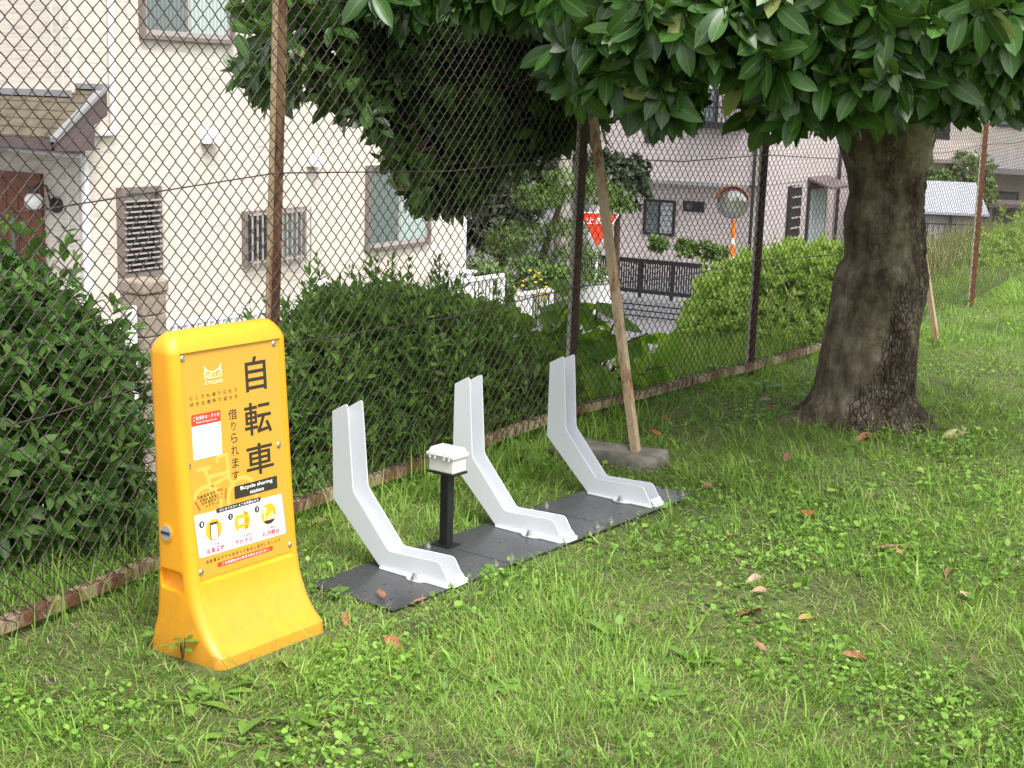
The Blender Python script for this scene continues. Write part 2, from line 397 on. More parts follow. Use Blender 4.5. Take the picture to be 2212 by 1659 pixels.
def np_mesh(name, verts, tris, mat, parent=None, smooth=True, attrs=None, **kw):
    me = bpy.data.meshes.new(name); nv = len(verts); nf = len(tris)
    me.vertices.add(nv); me.vertices.foreach_set('co', np.ascontiguousarray(verts, dtype=np.float32).ravel())
    me.loops.add(nf * 3); me.loops.foreach_set('vertex_index', np.ascontiguousarray(tris, dtype=np.int32).ravel())
    me.polygons.add(nf); me.polygons.foreach_set('loop_start', np.arange(0, nf * 3, 3, dtype=np.int32))
    try: me.polygons.foreach_set('loop_total', np.full(nf, 3, dtype=np.int32))
    except Exception: pass
    me.update(calc_edges=True)
    if smooth: me.polygons.foreach_set('use_smooth', np.ones(nf, dtype=bool))
    for an, (ty, arr) in (attrs or {}).items():
        at = me.attributes.new(an, ty, 'POINT')
        at.data.foreach_set('color' if ty == 'FLOAT_COLOR' else 'vector', np.ascontiguousarray(arr, dtype=np.float32).ravel())
    me.materials.append(mat); me.validate()
    o = link(bpy.data.objects.new(name, me), parent); return tag(o, **kw)

# ------------------------------------------------------------------ leaves
def leaf_tpl(w=.35, rows=4, fold=.12, curl=.18, shape=.8, twist=0.0, wav=0.0, full=.8):
    ts = [(i + 1) / (rows + 1) for i in range(rows)]
    vs = [(0, 0, 0)]; at = [(0, 0)]
    for i, t in enumerate(ts):
        hw = w * .5 * (math.sin(math.pi * t ** shape)) ** full
        zc = -curl * t * t; tw = twist * t; wv = wav * (1 if i % 2 else -1)
        for sx in (-1, 0, 1):
            vs.append((sx * hw * math.cos(tw), t, zc + (abs(sx) * fold * hw * 2) + sx * hw * math.sin(tw) + abs(sx) * wv)); at.append((sx, t))
    vs.append((0, 1, -curl)); at.append((0, 1)); e = len(vs) - 1
    fs = [(0, 2, 1), (0, 3, 2)]
    for i in range(rows - 1):
        a = 1 + 3 * i; c = a + 3
        for k in (0, 1): fs += [(a + k, a + k + 1, c + k + 1), (a + k, c + k + 1, c + k)]
    a = 1 + 3 * (rows - 1); fs += [(a, a + 1, e), (a + 1, a + 2, e)]
    return np.array(vs), np.array(fs), np.array(at)
def nrm(a): return a / (np.linalg.norm(a, axis=-1, keepdims=True) + 1e-9)
def frames(d, upv):
    d = nrm(d); x = nrm(np.cross(d, upv)); z = np.cross(x, d)
    return np.stack([x, d, z], axis=-1)        # columns x, along, normal
class Leaves:
    def __init__(s): s.p = []; s.R = []; s.s = []
    def rosettes(s, C, A, nl, L, spread=(.7, 1.1), droop=.3, back=.02, jit=.25):
        """C centres, A axes; nl leaves each of length about L."""
        C = np.asarray(C); A = nrm(np.asarray(A))
        for k in range(nl):
            m_ = len(C)
            ref = np.tile([0, 0, 1.], (m_, 1)); ref[np.abs(A[:, 2]) > .85] = [1, 0, 0]
            x = nrm(np.cross(A, ref)); y = np.cross(A, x)
            ph = 2 * math.pi * k / nl * 1.0 + RNG.random(m_) * .9 + np.arange(m_) * 2.4
            rad = x * np.cos(ph)[:, None] + y * np.sin(ph)[:, None]
            a = RNG.uniform(spread[0], spread[1], m_)
            d = nrm(A * np.cos(a)[:, None] + rad * np.sin(a)[:, None] + RNG.normal(0, jit, (m_, 3)) * .5 - np.array([0, 0, 1]) * droop * RNG.random((m_, 1)) * 2)
            up = nrm(A * np.sin(a)[:, None] - rad * np.cos(a)[:, None] + np.array([0, 0, .4]) + RNG.normal(0, jit, (m_, 3)))
            s.p.append(C - A * (RNG.random((m_, 1)) * back)); s.R.append(frames(d, up)); s.s.append(L * RNG.uniform(.65, 1.2, m_))
        return s
    def done(s):
        s.p = np.concatenate(s.p); s.R = np.concatenate(s.R); s.s = np.concatenate(s.s); return s
    def keep(s, mask): s.p = s.p[mask]; s.R = s.R[mask]; s.s = s.s[mask]; return s
    def pick(s, n, cell):
        """indices of about n leaves that show largest and unobstructed from the place the photograph was taken."""
        mid = s.p + s.R[:, :, 1] * (s.s * .5)[:, None]
        x, y, z = proj(mid)
        ok = (x > 0) & (x < 2212) & (y > 0) & (y < 1659) & (z > .2)
        idx = np.where(ok)[0]; key = (x[idx] // cell).astype(int) * 1000 + (y[idx] // cell).astype(int)
        order = np.lexsort((z[idx], key)); idx = idx[order]; key = key[order]
        first = np.ones(len(idx), bool); first[1:] = key[1:] != key[:-1]
        c = idx[first]; face = np.abs(np.einsum('ij,ij->i', s.R[c][:, :, 2], nrm(mid[c] - CAMP)))
        return c[np.argsort(-(s.s[c] / z[c]) * (.3 + face))][:n]
    def stuff(s, idx, tpls, name, mat, parent, **kw):
        vs = []; fs = []; at = []; off = 0
        which = RNG.integers(0, len(tpls), len(idx))
        for t, (tv, tf, ta) in enumerate(tpls):
            ii = idx[which == t]
            if not len(ii): continue
            P = np.einsum('nij,vj->nvi', s.R[ii], tv) * s.s[ii][:, None, None] + s.p[ii][:, None, :]
            k = len(tv); vs.append(P.reshape(-1, 3))
            fs.append((tf[None] + (np.arange(len(ii)) * k)[:, None, None] + off).reshape(-1, 3)); off += k * len(ii)
            r = RNG.random(len(ii))
            A = np.empty((len(ii), k, 3)); A[:, :, :2] = ta[None]; A[:, :, 2] = r[:, None]; at.append(A.reshape(-1, 3))
        par = np.array(parent.matrix_world.translation) if parent else np.zeros(3)
        return np_mesh(name, np.concatenate(vs) - par, np.concatenate(fs), mat, parent, attrs={'leafuv': ('FLOAT_VECTOR', np.concatenate(at))}, kind='stuff', **kw)
    def singles(s, idx, tpls, name, mat, parent):
        ms = []
        for tv, tf, ta in tpls:
            me = bpy.data.meshes.new(name); me.from_pydata([tuple(q) for q in tv], [], [tuple(int(w) for w in q) for q in tf]); me.update()
            for p in me.polygons: p.use_smooth = True
            a = me.attributes.new('leafuv', 'FLOAT_VECTOR', 'POINT')
            a.data.foreach_set('vector', np.concatenate([ta, np.full((len(ta), 1), .5)], 1).astype(np.float32).ravel())
            me.materials.append(mat); ms.append(me)
        par = np.array(parent.matrix_world.translation)
        for j, i in enumerate(idx):
            o = bpy.data.objects.new(name, ms[j % len(ms)]); COL.objects.link(o); o.parent = parent
            m4 = np.eye(4); m4[:3, :3] = s.R[i] * s.s[i]; m4[:3, 3] = s.p[i] - par
            o.matrix_local = Matrix(m4.tolist())
def sync(): bpy.context.view_layer.update()
def dirs(n): return nrm(RNG.normal(0, 1, (n, 3)))
def blob_pts(blobs, n, shell=.35):
    """points near the surface of a union of ellipsoids (c, rx, ry, rz); returns points and outward directions."""
    w = np.array([b_[1] * b_[2] + b_[1] * b_[3] + b_[2] * b_[3] for b_ in blobs]); w /= w.sum()
    P = []; D = []
    for (c, rx, ry, rz), k in zip(blobs, RNG.multinomial(n, w)):
        d = dirs(k); r = 1 - shell * RNG.random((k, 1)) ** 1.3
        sd_ = c[0] * 7.3 + c[2] * 3.1
        r = r * (.80 + .42 * fbm(d[:, 0] * 2.6 + d[:, 2] * 2.1 + 30 + sd_, d[:, 1] * 2.6 - d[:, 2] * 1.7 + 30, 2) / .75)[:, None]
        P.append(np.array(c) + d * np.array([rx, ry, rz]) * r); D.append(nrm(d / np.array([rx, ry, rz])))
    P = np.concatenate(P); D = np.concatenate(D)
    dmin = np.full(len(P), 9.0)
    for c, rx, ry, rz in blobs: dmin = np.minimum(dmin, np.linalg.norm((P - np.array(c)) / np.array([rx, ry, rz]), axis=1))
    k = dmin > .86 - shell * 1.02
    return P[k], D[k]

# ================================================================== GROUND
def hlow(Y): return np.interp(Y, [0, 14, 20, 28, 40, 60, 400], [-2.3, -2.4, -2.55, -3.0, -3.2, -3.3, -3.3])
def hgt(u, v):
    u = np.asarray(u, float); v = np.asarray(v, float)
    near = .03 * (fbm(u * 1.1 + 40, v * 1.1 + 40, 3) - .45) - .05 * np.clip((v - 3.25) / .5, 0, 1) * np.clip((3.3 - u) / 1.0, 0, 1)
    v0 = 4.35 + .16 * np.clip(u - 8, 0, 40)
    t = np.clip((v - v0) / 3.4, 0, 1); t = t * t * (3 - 2 * t)
    Y = u * U[1] + v * V[1]
    return near * (1 - t) + hlow(Y) * t
us = np.concatenate([np.arange(-60, 0, 6.), np.arange(0, 16, .16), np.arange(16, 40, 1.), np.arange(40, 420, 20.)])
vs_ = np.concatenate([np.arange(-80, -2, 6.), np.arange(-2, 5, .14), np.arange(5, 9, .25), np.arange(9, 40, 2.), np.arange(40, 421, 20.)])
gu, gv = np.meshgrid(us, vs_, indexing='ij'); gz = hgt(gu, gv)
gp_ = U[None, None] * gu[..., None] + V[None, None] * gv[..., None]; gp_[..., 2] = gz
nu, nv_ = gu.shape; ids = np.arange(nu * nv_).reshape(nu, nv_)
q = np.stack([ids[:-1, :-1], ids[1:, :-1], ids[1:, 1:], ids[:-1, 1:]], -1).reshape(-1, 4)
vmid = (gv[:-1, :-1] + .1).reshape(-1); umid = gu[:-1, :-1].reshape(-1)
isroad = vmid > 8.4 + .16 * np.clip(umid - 8, 0, 40)
for nm, sel, mt in (('ground', ~isroad, M['soil']), ('road', isroad, M['asphalt'])):
    qq = q[sel]; tr = np.concatenate([qq[:, [0, 1, 2]], qq[:, [0, 2, 3]]])
    used, inv = np.unique(tr, return_inverse=True)
    np_mesh(nm, gp_.reshape(-1, 3)[used], inv.reshape(-1, 3), mt, kind='structure')

# ================================================================== CREAM HOUSE (local x = along the wall, y = into the house)
hd = ray(2942, 248); hd[2] = 0; hd /= np.linalg.norm(hd)
HROT = math.atan2(hd[1], hd[0]); HN = np.array([hd[1], -hd[0], 0])
K1 = AT(183, 300, 15.5); K1[2] = 0
def hpt(K, x, y, z): return K + hd * x - HN * y + np.array([0, 0, z])
house = empty('house', K1, HROT, 'cream sided two storey house with brown porch roof behind the chain link fence', 'house')
w = MB().box((0, 0, -2.75), (7.64, 8, 6.2)); w.build('wall', M['siding'], house)
MB().box((-.12, .06, 1.44), (-.001, 8, 6.2)).build('upper_wall', M['siding'], house)
for x in (2.38, 4.72): MB().box((x, -.004, -2.7), (x + .016, .0, 6.1)).build('wall_joint', M['joint'], house)
for y in (.16, .30): MB().box((-.125, y, 1.5), (-.12, y + .015, 6.1)).build('wall_joint', M['joint'], house)
for y in (.12, .26): MB().box((-.005, y, -2.4), (0, y + .013, .75)).build('wall_joint', M['joint'], house)
MB().box((7.58, -.025, -2.7), (7.67, .05, 6.1)).build('corner_trim', M['white'], house)
def slider(x0, x1, z0, z1, par, fr=M['frame_brown'], inner=M['frame_lt'], g1=M['glass_screen'], g2=M['glass_curtain'], dep=.07):
    f = MB(); t = .045
    f.box((x0, -dep, z0), (x0 + t, .02, z1)).box((x1 - t, -dep, z0), (x1, .02, z1)).box((x0 + t, -dep, z0), (x1 - t, .02, z0 + t)).box((x0 + t, -dep, z1 - t), (x1 - t, .02, z1))
    wnd = f.build('window', fr, par); xm = (x0 + x1) / 2
    for a, b_, y, g in ((x0 + t, xm + .02, -.03, g1), (xm - .02, x1 - t, -.012, g2)):
        s = MB(); k = .04
        s.box((a, y - .012, z0 + t), (a + k, y + .008, z1 - t)).box((b_ - k, y - .012, z0 + t), (b_, y + .008, z1 - t)).box((a + k, y - .012, z0 + t), (b_ - k, y + .008, z0 + t + .055)).box((a + k, y - .012, z1 - t - .04), (b_ - k, y + .008, z1 - t))
        s.build('sash', inner if g is g1 else M['frame_lt'], wnd)
        MB().box((a + k, y - .002, z0 + t + .055), (b_ - k, y + .004, z1 - t - .04)).build('pane', g, wnd)
    return wnd
slider(.82, 2.33, 2.03, 3.35, house)
slider(5.05, 6.62, -.60, .56, house)
# louvred window
f = MB(); x0, x1, z0, z1 = .43, 1.045, -.54, .45
f.box((x0, -.09, z0), (x0 + .06, .01, z1)).box((x1 - .05, -.09, z0), (x1, .01, z1)).box((x0 + .06, -.09, z0), (x1 - .05, .01, z0 + .06)).box((x0 + .06, -.09, z1 - .06), (x1 - .05, .01, z1))
lw = f.build('louvre_window', M['frame_brown'], house)
MB().box((x0 + .06, -.012, z0 + .06), (x1 - .05, -.006, z1 - .06)).build('pane', M['dark'], lw)
MB().box((x0 + .06, -.03, z1 - .16), (x1 - .05, -.012, z1 - .06)).build('blind_box', M['frame_lt'], lw)
for i in range(14):
    z = z0 + .085 + i * .0575
    MB().box((x0 + .02, -.105, z), (x1 + .01, -.09, z + .018)).build('louvre', M['frame_lt'], lw)
# barred window
x0, x1, z0, z1 = 2.50, 3.67, -.57, .085
f = MB(); f.box((x0, -.06, z0), (x1, .01, z0 + .05)).box((x0, -.06, z1 - .04), (x1, .01, z1)).box((x0, -.06, z0 + .05), (x0 + .05, .01, z1 - .04)).box((x1 - .05, -.06, z0 + .05), (x1, .01, z1 - .04)).box(((x0 + x1) / 2 - .03, -.04, z0 + .05), ((x0 + x1) / 2 + .03, .01, z1 - .04))
bw = f.build('barred_window', M['frame_brown'], house)
MB().box((x0 + .05, -.02, z0 + .05), ((x0 + x1) / 2 - .03, -.01, z1 - .04)).build('pane', M['glass_dark'], bw)
MB().box(((x0 + x1) / 2 + .03, -.02, z0 + .05), (x1 - .05, -.01, z1 - .04)).build('pane', M['glass_screen'], bw)
for i in range(13):
    x = x0 + .01 + i * (x1 - x0 - .03) / 12
    MB().box((x, -.16, z0 - .02), (x + .018, -.145, z1 + .005)).build('bar', M['frame_lt'], bw)
for z in (z0 + .03, z1 - .05): MB().box((x0, -.145, z), (x1, -.13, z + .025)).build('bar_rail', M['frame_lt'], bw)
# vent hoods
for x0, z0, ww, hh_ in ((1.78, .90, .22, .17), (3.76, .585, .20, .15), (3.95, -1.06, .22, .18)):
    h = MB().prism(rounded([(0, 0), (-.13, .0), (-.13, hh_ * .55), (-.03, hh_), (0, hh_)], {2: .05, 3: .03}), lambda p, t: (t, p[0], z0 + p[1]), lambda p, t: (t, p[0], z0 + p[1]), 0, 0) if False else None
    mb = MB(); poly = rounded([(0, 0), (-.13, .0), (-.13, hh_ * .55), (-.04, hh_), (0, hh_)], {2: .05, 3: .04})
    fn0 = lambda p, t, x0=x0, z0=z0: (x0, p[0], z0 + p[1]); fn1 = lambda p, t, x0=x0, z0=z0, ww=ww: (x0 + ww, p[0], z0 + p[1])
    mb.prism(poly, fn0, fn1, 0, 1); vh = mb.build('vent_hood', M['white'], house)
    MB().box((x0 + .02, -.12, z0 - .003), (x0 + ww - .02, -.02, z0 - .001)).build('vent_opening', M['dark'], vh)
# downspouts
dp = MB().box((.345, -.07, 1.02), (.405, -.012, 6.1), .012); dp.build('downspout', M['white'], house)
MB().box((.08, -.068, 1.0), (.40, -.014, 1.055), .012).build('downspout_elbow', M['white'], house)
MB().box((-.085, -.075, -2.5), (-.02, -.012, .80), .012).build('downspout', M['white'], house)
MB().tube([(-.09, -.04, .80), (-.10, .25, .81), (-.10, 1.0, .83), (-.06, 1.06, .84)], .03, 8).build('gutter_pipe', M['white'], house)
# porch roof
PR = MB(); top = lambda x: 1.49 + x * .754
for i in range(6):
    a = -.66 + i * .112
    m_ = MB().prism([(-.27, 0), (4, 0)], None, None, 0, 0) if False else MB()
    z0_, z1_ = top(a), top(a + .125)
    m_.add([(a, -.27, z0_ + .018), (a + .125, -.27, z1_ + .004), (a + .125, 4, z1_ + .004), (a, 4, z0_ + .018), (a, -.27, z0_ - .004), (a + .125, -.27, z1_ - .01), (a + .125, 4, z1_ - .01), (a, 4, z0_ - .004)],
           [(0, 1, 2, 3), (4, 7, 6, 5), (0, 4, 5, 1), (1, 5, 6, 2), (2, 6, 7, 3), (3, 7, 4, 0)])
    if i == 0: pr_ = MB().add([(-.66, -.26, .975), (.0, -.26, 1.47), (0, 4, 1.47), (-.66, 4, .975), (-.66, -.26, .9), (0, -.26, 1.30), (0, 4, 1.30), (-.66, 4, .9)],
           [(0, 1, 2, 3), (4, 7, 6, 5), (0, 4, 5, 1), (1, 5, 6, 2), (2, 6, 7, 3), (3, 7, 4, 0)]).build('porch_roof', M['roofbrown'], house)
    m_.build('tile', M['tile'], pr_)
mb = MB(); poly = [(.02, 1.50), (-.68, .985), (-.68, .87), (-.17, .87), (-.17, 1.12), (.02, 1.22)]
mb.prism(poly, lambda p, t: (p[0], -.31, p[1]), lambda p, t: (p[0], -.275, p[1]), 0, 1); mb.build('porch_fascia', M['roofbrown'], pr_)
MB().add([(.03, -.335, 1.545), (-.70, -.335, 1.005), (-.70, -.24, 1.005), (.03, -.24, 1.545), (.03, -.335, 1.50), (-.70, -.335, .96), (-.70, -.24, .96), (.03, -.24, 1.50)],
         [(0, 1, 2, 3), (4, 7, 6, 5), (0, 4, 5, 1), (1, 5, 6, 2), (2, 6, 7, 3), (3, 7, 4, 0)]).build('rake_flashing', M['roofgrey'], pr_)
MB().box((-.165, .04, 1.40), (-.121, 4, 1.465)).build('wall_flashing', M['roofgrey'], pr_)
MB().box((-.06, -.32, 1.485), (.05, .058, 1.54)).build('wall_flashing', M['roofgrey'], pr_)
MB().box((-.74, -.24, .885), (-.685, 4, .985)).build('eave_gutter', M['roofbrown'], pr_)
MB().box((-.66, -.22, .87), (-.002, 4, .885)).build('soffit', M['roofbrown'], pr_)
# door
MB().box((-.05, .62, -2.35), (.0, .68, .58)).box((-.05, .68, .52), (0, 1.75, .58)).build('door_frame', M['door'], house)
dr = MB().box((-.03, .69, -2.35), (-.001, 1.75, .515)).build('door', M['door'], house)
for y in (.80, .98, 1.16, 1.34): MB().box((-.037, y, -2.2), (-.031, y + .14, .42), .002).build('door_panel', M['door'], dr)
MB().box((-.06, 1.02, -.6), (-.038, 1.07, .1)).build('door_glass', M['glass_screen'], dr)
# globe lamp
lp = AT(90, 443, 14.75)
lm = empty('wall_lamp', hpt(K1, 0, .42, 0) + np.array([0, 0, .26]), HROT, 'white globe lamp on a black bracket beside the brown house door', 'lamp')
MB().tube([(-.002, 0, 0), (-.04, 0, 0)], .085, 14).build('wall_plate', M['frame_black'], lm)
MB().tube([(-.04, 0, .0), (-.10, .01, .05), (-.10, .05, .2), (-.14, .10, .23), (-.2, .14, .18)], .011, 6).build('bracket', M['frame_black'], lm)
MB().tube([(-.2, .14, .19), (-.2, .14, .125)], [.05, .06], 12).build('lamp_cap', M['frame_black'], lm)
bm = bmesh.new(); bmesh.ops.create_uvsphere(bm, u_segments=20, v_segments=12, radius=.098)
for v_ in bm.verts: v_.co += Vector((-.2, .14, .04))
MB().bm(bm, True).build('lamp_globe', M['globe'], lm)

# air conditioner unit
ac = empty('air_conditioner_unit', hpt(K1, 6.4, -.48, -1.75), HROT, 'grey white outdoor air conditioner unit at the far corner of the cream house', 'air conditioner')
MB().box((0, 0, 0), (.78, .3, .72), .02).build('casing', M['white'], ac)
MB().tube([(.28, -.012, .36), (.28, .0, .36)], .25, 20).build('fan_grille', M['p_grey'], ac)
MB().box((-.02, -.03, .722), (.80, .33, .75)).build('lid', M['white'], ac)

# street fences with white pickets
def picket_fence(P, Q, h, label, group='white picket fences along the street', step=.105, ztop=None):
    P = np.array(P, float); Q = np.array(Q, float); L = np.linalg.norm((Q - P)[:2]); a = math.atan2(Q[1] - P[1], Q[0] - P[0]); dz = (Q[2] - P[2])
    r = empty('picket_fence', P, a, label, 'fence', group); sl = dz / L
    def bar(x0, x1, z, t, nm):
        MB().add([(x0, -t, z + x0 * sl), (x1, -t, z + x1 * sl), (x1, t, z + x1 * sl), (x0, t, z + x0 * sl), (x0, -t, z + .05 + x0 * sl), (x1, -t, z + .05 + x1 * sl), (x1, t, z + .05 + x1 * sl), (x0, t, z + .05 + x0 * sl)],
                 [(0, 3, 2, 1), (4, 5, 6, 7), (0, 1, 5, 4), (1, 2, 6, 5), (2, 3, 7, 6), (3, 0, 4, 7)]).build(nm, M['white'], r)
    bar(0, L, h - .05, .03, 'top_rail'); bar(0, L, .10, .02, 'bottom_rail')
    n_ = int(L / step); me = MB().box((-.018, -.012, .15), (.018, .012, h - .05)).mesh('picket'); me.materials.append(M['white'])
    for i in range(n_ + 1):
        if i % 19 == 0 or i == n_: continue
        o = link(bpy.data.objects.new('picket', me), r); o.location = (i * step, 0, i * step * sl)
    for x in [k * 19 * step for k in range(n_ // 19 + 1)] + [L]: MB().box((x - .03, -.026, 0 + x * sl), (x + .03, .026, h - .052 + x * sl)).build('post', M['white'], r)
    return r
picket_fence(hpt(K1, .3, -.8, -2.02), hpt(K1, 7.45, -.8, -2.14), 1.10, 'long white picket fence along the foot of the cream house wall')
def fence_px(a, b_, h, label):
    P = AT(*a); Q = AT(*b_); P[2] -= h; Q[2] -= h; return picket_fence(P, Q, h, label)
fence_px((1112, 634, 23.5), (1192, 621, 24.8), .58, 'short white picket fence below the yellow flowers')
fence_px((1256, 608, 26.0), (1322, 595, 27.6), .62, 'short white picket fence at the foot of the red stop sign')
# gate and pillar of the house
pl = empty('gate_pillar', hpt(K1, -1.28, -2.0, -2.35), HROT, 'brown split block gate pillar with a stone cap in front of the louvred window', 'pillar')
for i in range(10):
    z = i * .2
    MB().box((0, 0, z), (.30, .30, z + .192), .012).build('block', M['stone'], pl)
MB().box((-.02, -.02, 2.0), (.32, .32, 2.12), .02).build('cap', M['stone'], pl)
gt = empty('garden_gate', hpt(K1, -3.3, -1.95, -2.3), HROT, 'white ornamental garden gate hung beside the brown block pillar', 'gate')
g = MB(); g.box((0, 0, 0), (.08, .06, 1.75)).box((1.86, 0, 0), (1.98, .06, 1.85)).box((.08, .01, .1), (1.86, .05, .17)).box((.08, .01, 1.52), (1.86, .05, 1.58)).box((.08, .01, .85), (1.86, .05, .9)); g.build('gate_frame', M['white'], gt)
for i in range(16): MB().box((.16 + i * .107, .018, .17), (.185 + i * .107, .042, 1.52)).build('gate_bar', M['white'], gt)
for k, (cx_, r_) in enumerate(((.53, .40), (1.40, .40), (.53, .24), (1.40, .24))):
    MB().tube([(cx_ + r_ * math.cos(a), .005, 1.56 + .55 * r_ * math.sin(a)) for a in np.linspace(0, math.pi, 12)], .014, 6).build('scroll', M['white'], gt)

# ================================================================== PINK HOUSE
K2 = AT(1632, 500, 38.0); K2[2] = 0
def nn(x, y, off=0):      # on its gable wall -> local (y, z)
    p = ONP(x, y, hd, K2.dot(hd) + off); return -(p - K2).dot(HN), p[2]
def aa(x, y, off=0):
    p = ONP(x, y, HN, K2.dot(HN) + off); return (p - K2).dot(hd), p[2]
h2 = empty('house', K2, HROT, 'pinkish lap sided house with black windows beyond the stop sign', 'house')
yl = nn(1255, 400)[0]; zc = nn(1500, 393)[1]
MB().box((0, 0, zc), (8, yl, 5.5)).build('upper_wall', M['siding_pink'], h2)
MB().box((.55, .02, -3.6), (8, yl, zc - .001)).build('lower_wall', M['siding_pink'], h2)
MB().box((-.02, .25, zc - .09), (.549, yl, zc - .002)).build('overhang_edge', M['lowwall'], h2)
y0, z0 = nn(1612, 266); y1, _ = nn(1490, 262)
bal = MB().box((-.5, y0, z0 - .16), (-.001, y1, z0)).build('balcony_floor', M['frame_black'], h2)
for i in range(14): MB().box((-.48, y0 + .03 + i * (y1 - y0 - .08) / 13, z0), (-.46, y0 + .05 + i * (y1 - y0 - .08) / 13, z0 + .8)).build('baluster', M['frame_black'], bal)
for z in (.35, .78): MB().box((-.50, y0, z0 + z), (-.44, y1, z0 + z + .04)).build('balcony_rail', M['frame_black'], bal)
ya, za = nn(1545, 262); yb, zb = nn(1500, 190)
MB().box((-.03, ya, za), (-.001, yb, zb)).build('balcony_door', M['glass_screen'], h2)
MB().box((-.05, ya - .06, za), (-.031, ya, zb)).build('door_frame', M['frame_black'], h2)
ya, za = nn(1420, 310); yb, zb = nn(1395, 268)
MB().box((-.04, ya, za), (-.001, yb, zb)).build('window', M['glass_dark'], h2)
def blackwin(par, x, ya, yb, za, zb, bars=6, white=True):
    t = .07; f = MB()
    f.box((x - .06, ya, za), (x, yb, za + t)).box((x - .06, ya, zb - t), (x, yb, zb)).box((x - .06, ya, za + t), (x, ya + t, zb - t)).box((x - .06, yb - t, za + t), (x, yb, zb - t)).box((x - .05, (ya + yb) / 2 - .03, za + t), (x, (ya + yb) / 2 + .03, zb - t))
    wn = f.build('window', M['frame_black'], par)
    MB().box((x - .03, ya + t, za + t), (x - .01, (ya + yb) / 2 - .03, zb - t)).build('pane', M['glass_white'] if white else M['glass_dark'], wn)
    MB().box((x - .03, (ya + yb) / 2 + .03, za + t), (x - .01, yb - t, zb - t)).build('pane', M['glass_screen'], wn)
    for i in range(bars):
        z = za + t + (i + .5) * (zb - za - 2 * t) / bars
        MB().box((x - .12, ya - .02, z), (x - .105, yb + .02, z + .014)).build('bar', M['frame_black'], wn)
ya, za = nn(1457, 511, .55); yb, zb = nn(1393, 429, .55); blackwin(h2, .548, ya, yb, za, zb)
ya, za = nn(1521, 459, .55); yb, zb = nn(1478, 433, .55); blackwin(h2, .548, ya, yb, za, zb, 2, False)
MB().tube([(-.05, .12, -3.5), (-.05, .12, 5)], .045, 8).build('downspout', M['frame_black'], h2)
MB().box((-.02, -.02, -3.5), (.12, .0, 5.4)).build('corner_trim', M['joint'], h2)
xa, za = aa(1697, 500); xb, zb = aa(1727, 399)
MB().box((xa, -.09, za - .6), (xb, .0, zb)).build('window', M['frame_black'], h2)
for i in range(7): MB().box((xa + .1, -.13, za - .5 + i * .28), (xb - .1, -.091, za - .46 + i * .28)).build('bar', M['frame_lt'], h2)
xa, za = aa(1740, 490); xb, zb = aa(1785, 397)
wn = MB().box((xa, -.05, za - .6), (xb, .0, zb)).build('window', M['frame_black'], h2)
for i in range(5):
    x = xa + .12 + i * (xb - xa - .2) / 5
    MB().box((x, -.07, za - .5), (x + (xb - xa) / 5 - .1, -.051, zb - .1)).build('pane', M['glass_curtain'], wn)
MB().add([(xa - .1, 0, zb + .25), (xb + .1, 0, zb + .25), (xb + .1, -.7, zb), (xa - .1, -.7, zb), (xa - .1, 0, zb + .18), (xb + .1, 0, zb + .18), (xb + .1, -.7, zb - .06), (xa - .1, -.7, zb - .06)],
         [(0, 1, 2, 3), (4, 7, 6, 5), (0, 4, 5, 1), (1, 5, 6, 2), (2, 6, 7, 3), (3, 7, 4, 0)]).build('door_canopy', M['roofbrown'], h2)
MB().tube([(aa(1806, 400)[0], -.08, -3), (aa(1806, 400)[0], -.08, 4)], .05, 8).build('downspout', M['frame_black'], h2)
# black slatted fence on a grey ribbed wall in front of it
P0 = AT(1250, 537, 31.5); P1 = AT(1590, 571, 31.5)
fo = 31.5
pa = P0; along = -HN; x_len = (P0 - P1).dot(along)
pz = (P0[2] + P1[2]) / 2; fh = .70
bf = empty('metal_fence', P0 + np.array([0, 0, pz - P0[2] - fh]), math.atan2(HN[1], HN[0]), 'black metal slat fence standing on the grey ribbed wall', 'fence')
def sheet(x0, x1, z0, z1, nm, mt, par, y=0.0, t=.03): return MB().box((x0, y - t, z0), (x1, y + t, z1)).build(nm, mt, par)
FL = x_len
sheet(0, FL, fh - .07, fh + .02, 'top_rail', M['frame_black'], bf, 0, .04); sheet(0, FL, .0, .08, 'bottom_rail', M['frame_black'], bf, 0, .04)
for i in range(5): sheet(i * (FL - .06) / 4, i * (FL - .06) / 4 + .06, -.1, fh - .072, 'post', M['frame_black'], bf, 0, .03)
me = MB().box((-.013, -.01, .082), (.013, .01, fh - .072)).mesh('slat'); me.materials.append(M['frame_black'])
for i in range(int(FL / .055)):
    o = link(bpy.data.objects.new('slat', me), bf); o.location = (.08 + i * .055, .05, 0)
rw = empty('retaining_wall', P0 + np.array([0, 0, pz - P0[2] - fh - .12]), math.atan2(HN[1], HN[0]), 'grey horizontally ribbed low wall under the black slat fence', 'wall')
for i in range(11): sheet(-.6, FL + .4, -.105 - i * .12, -.013 - i * .12, 'course', M['lowwall'], rw, 0.0, .10)
sheet(-.6, FL + .4, -1.6, -.02, 'wall_core', M['frame_black'], rw, 0.06, .10)
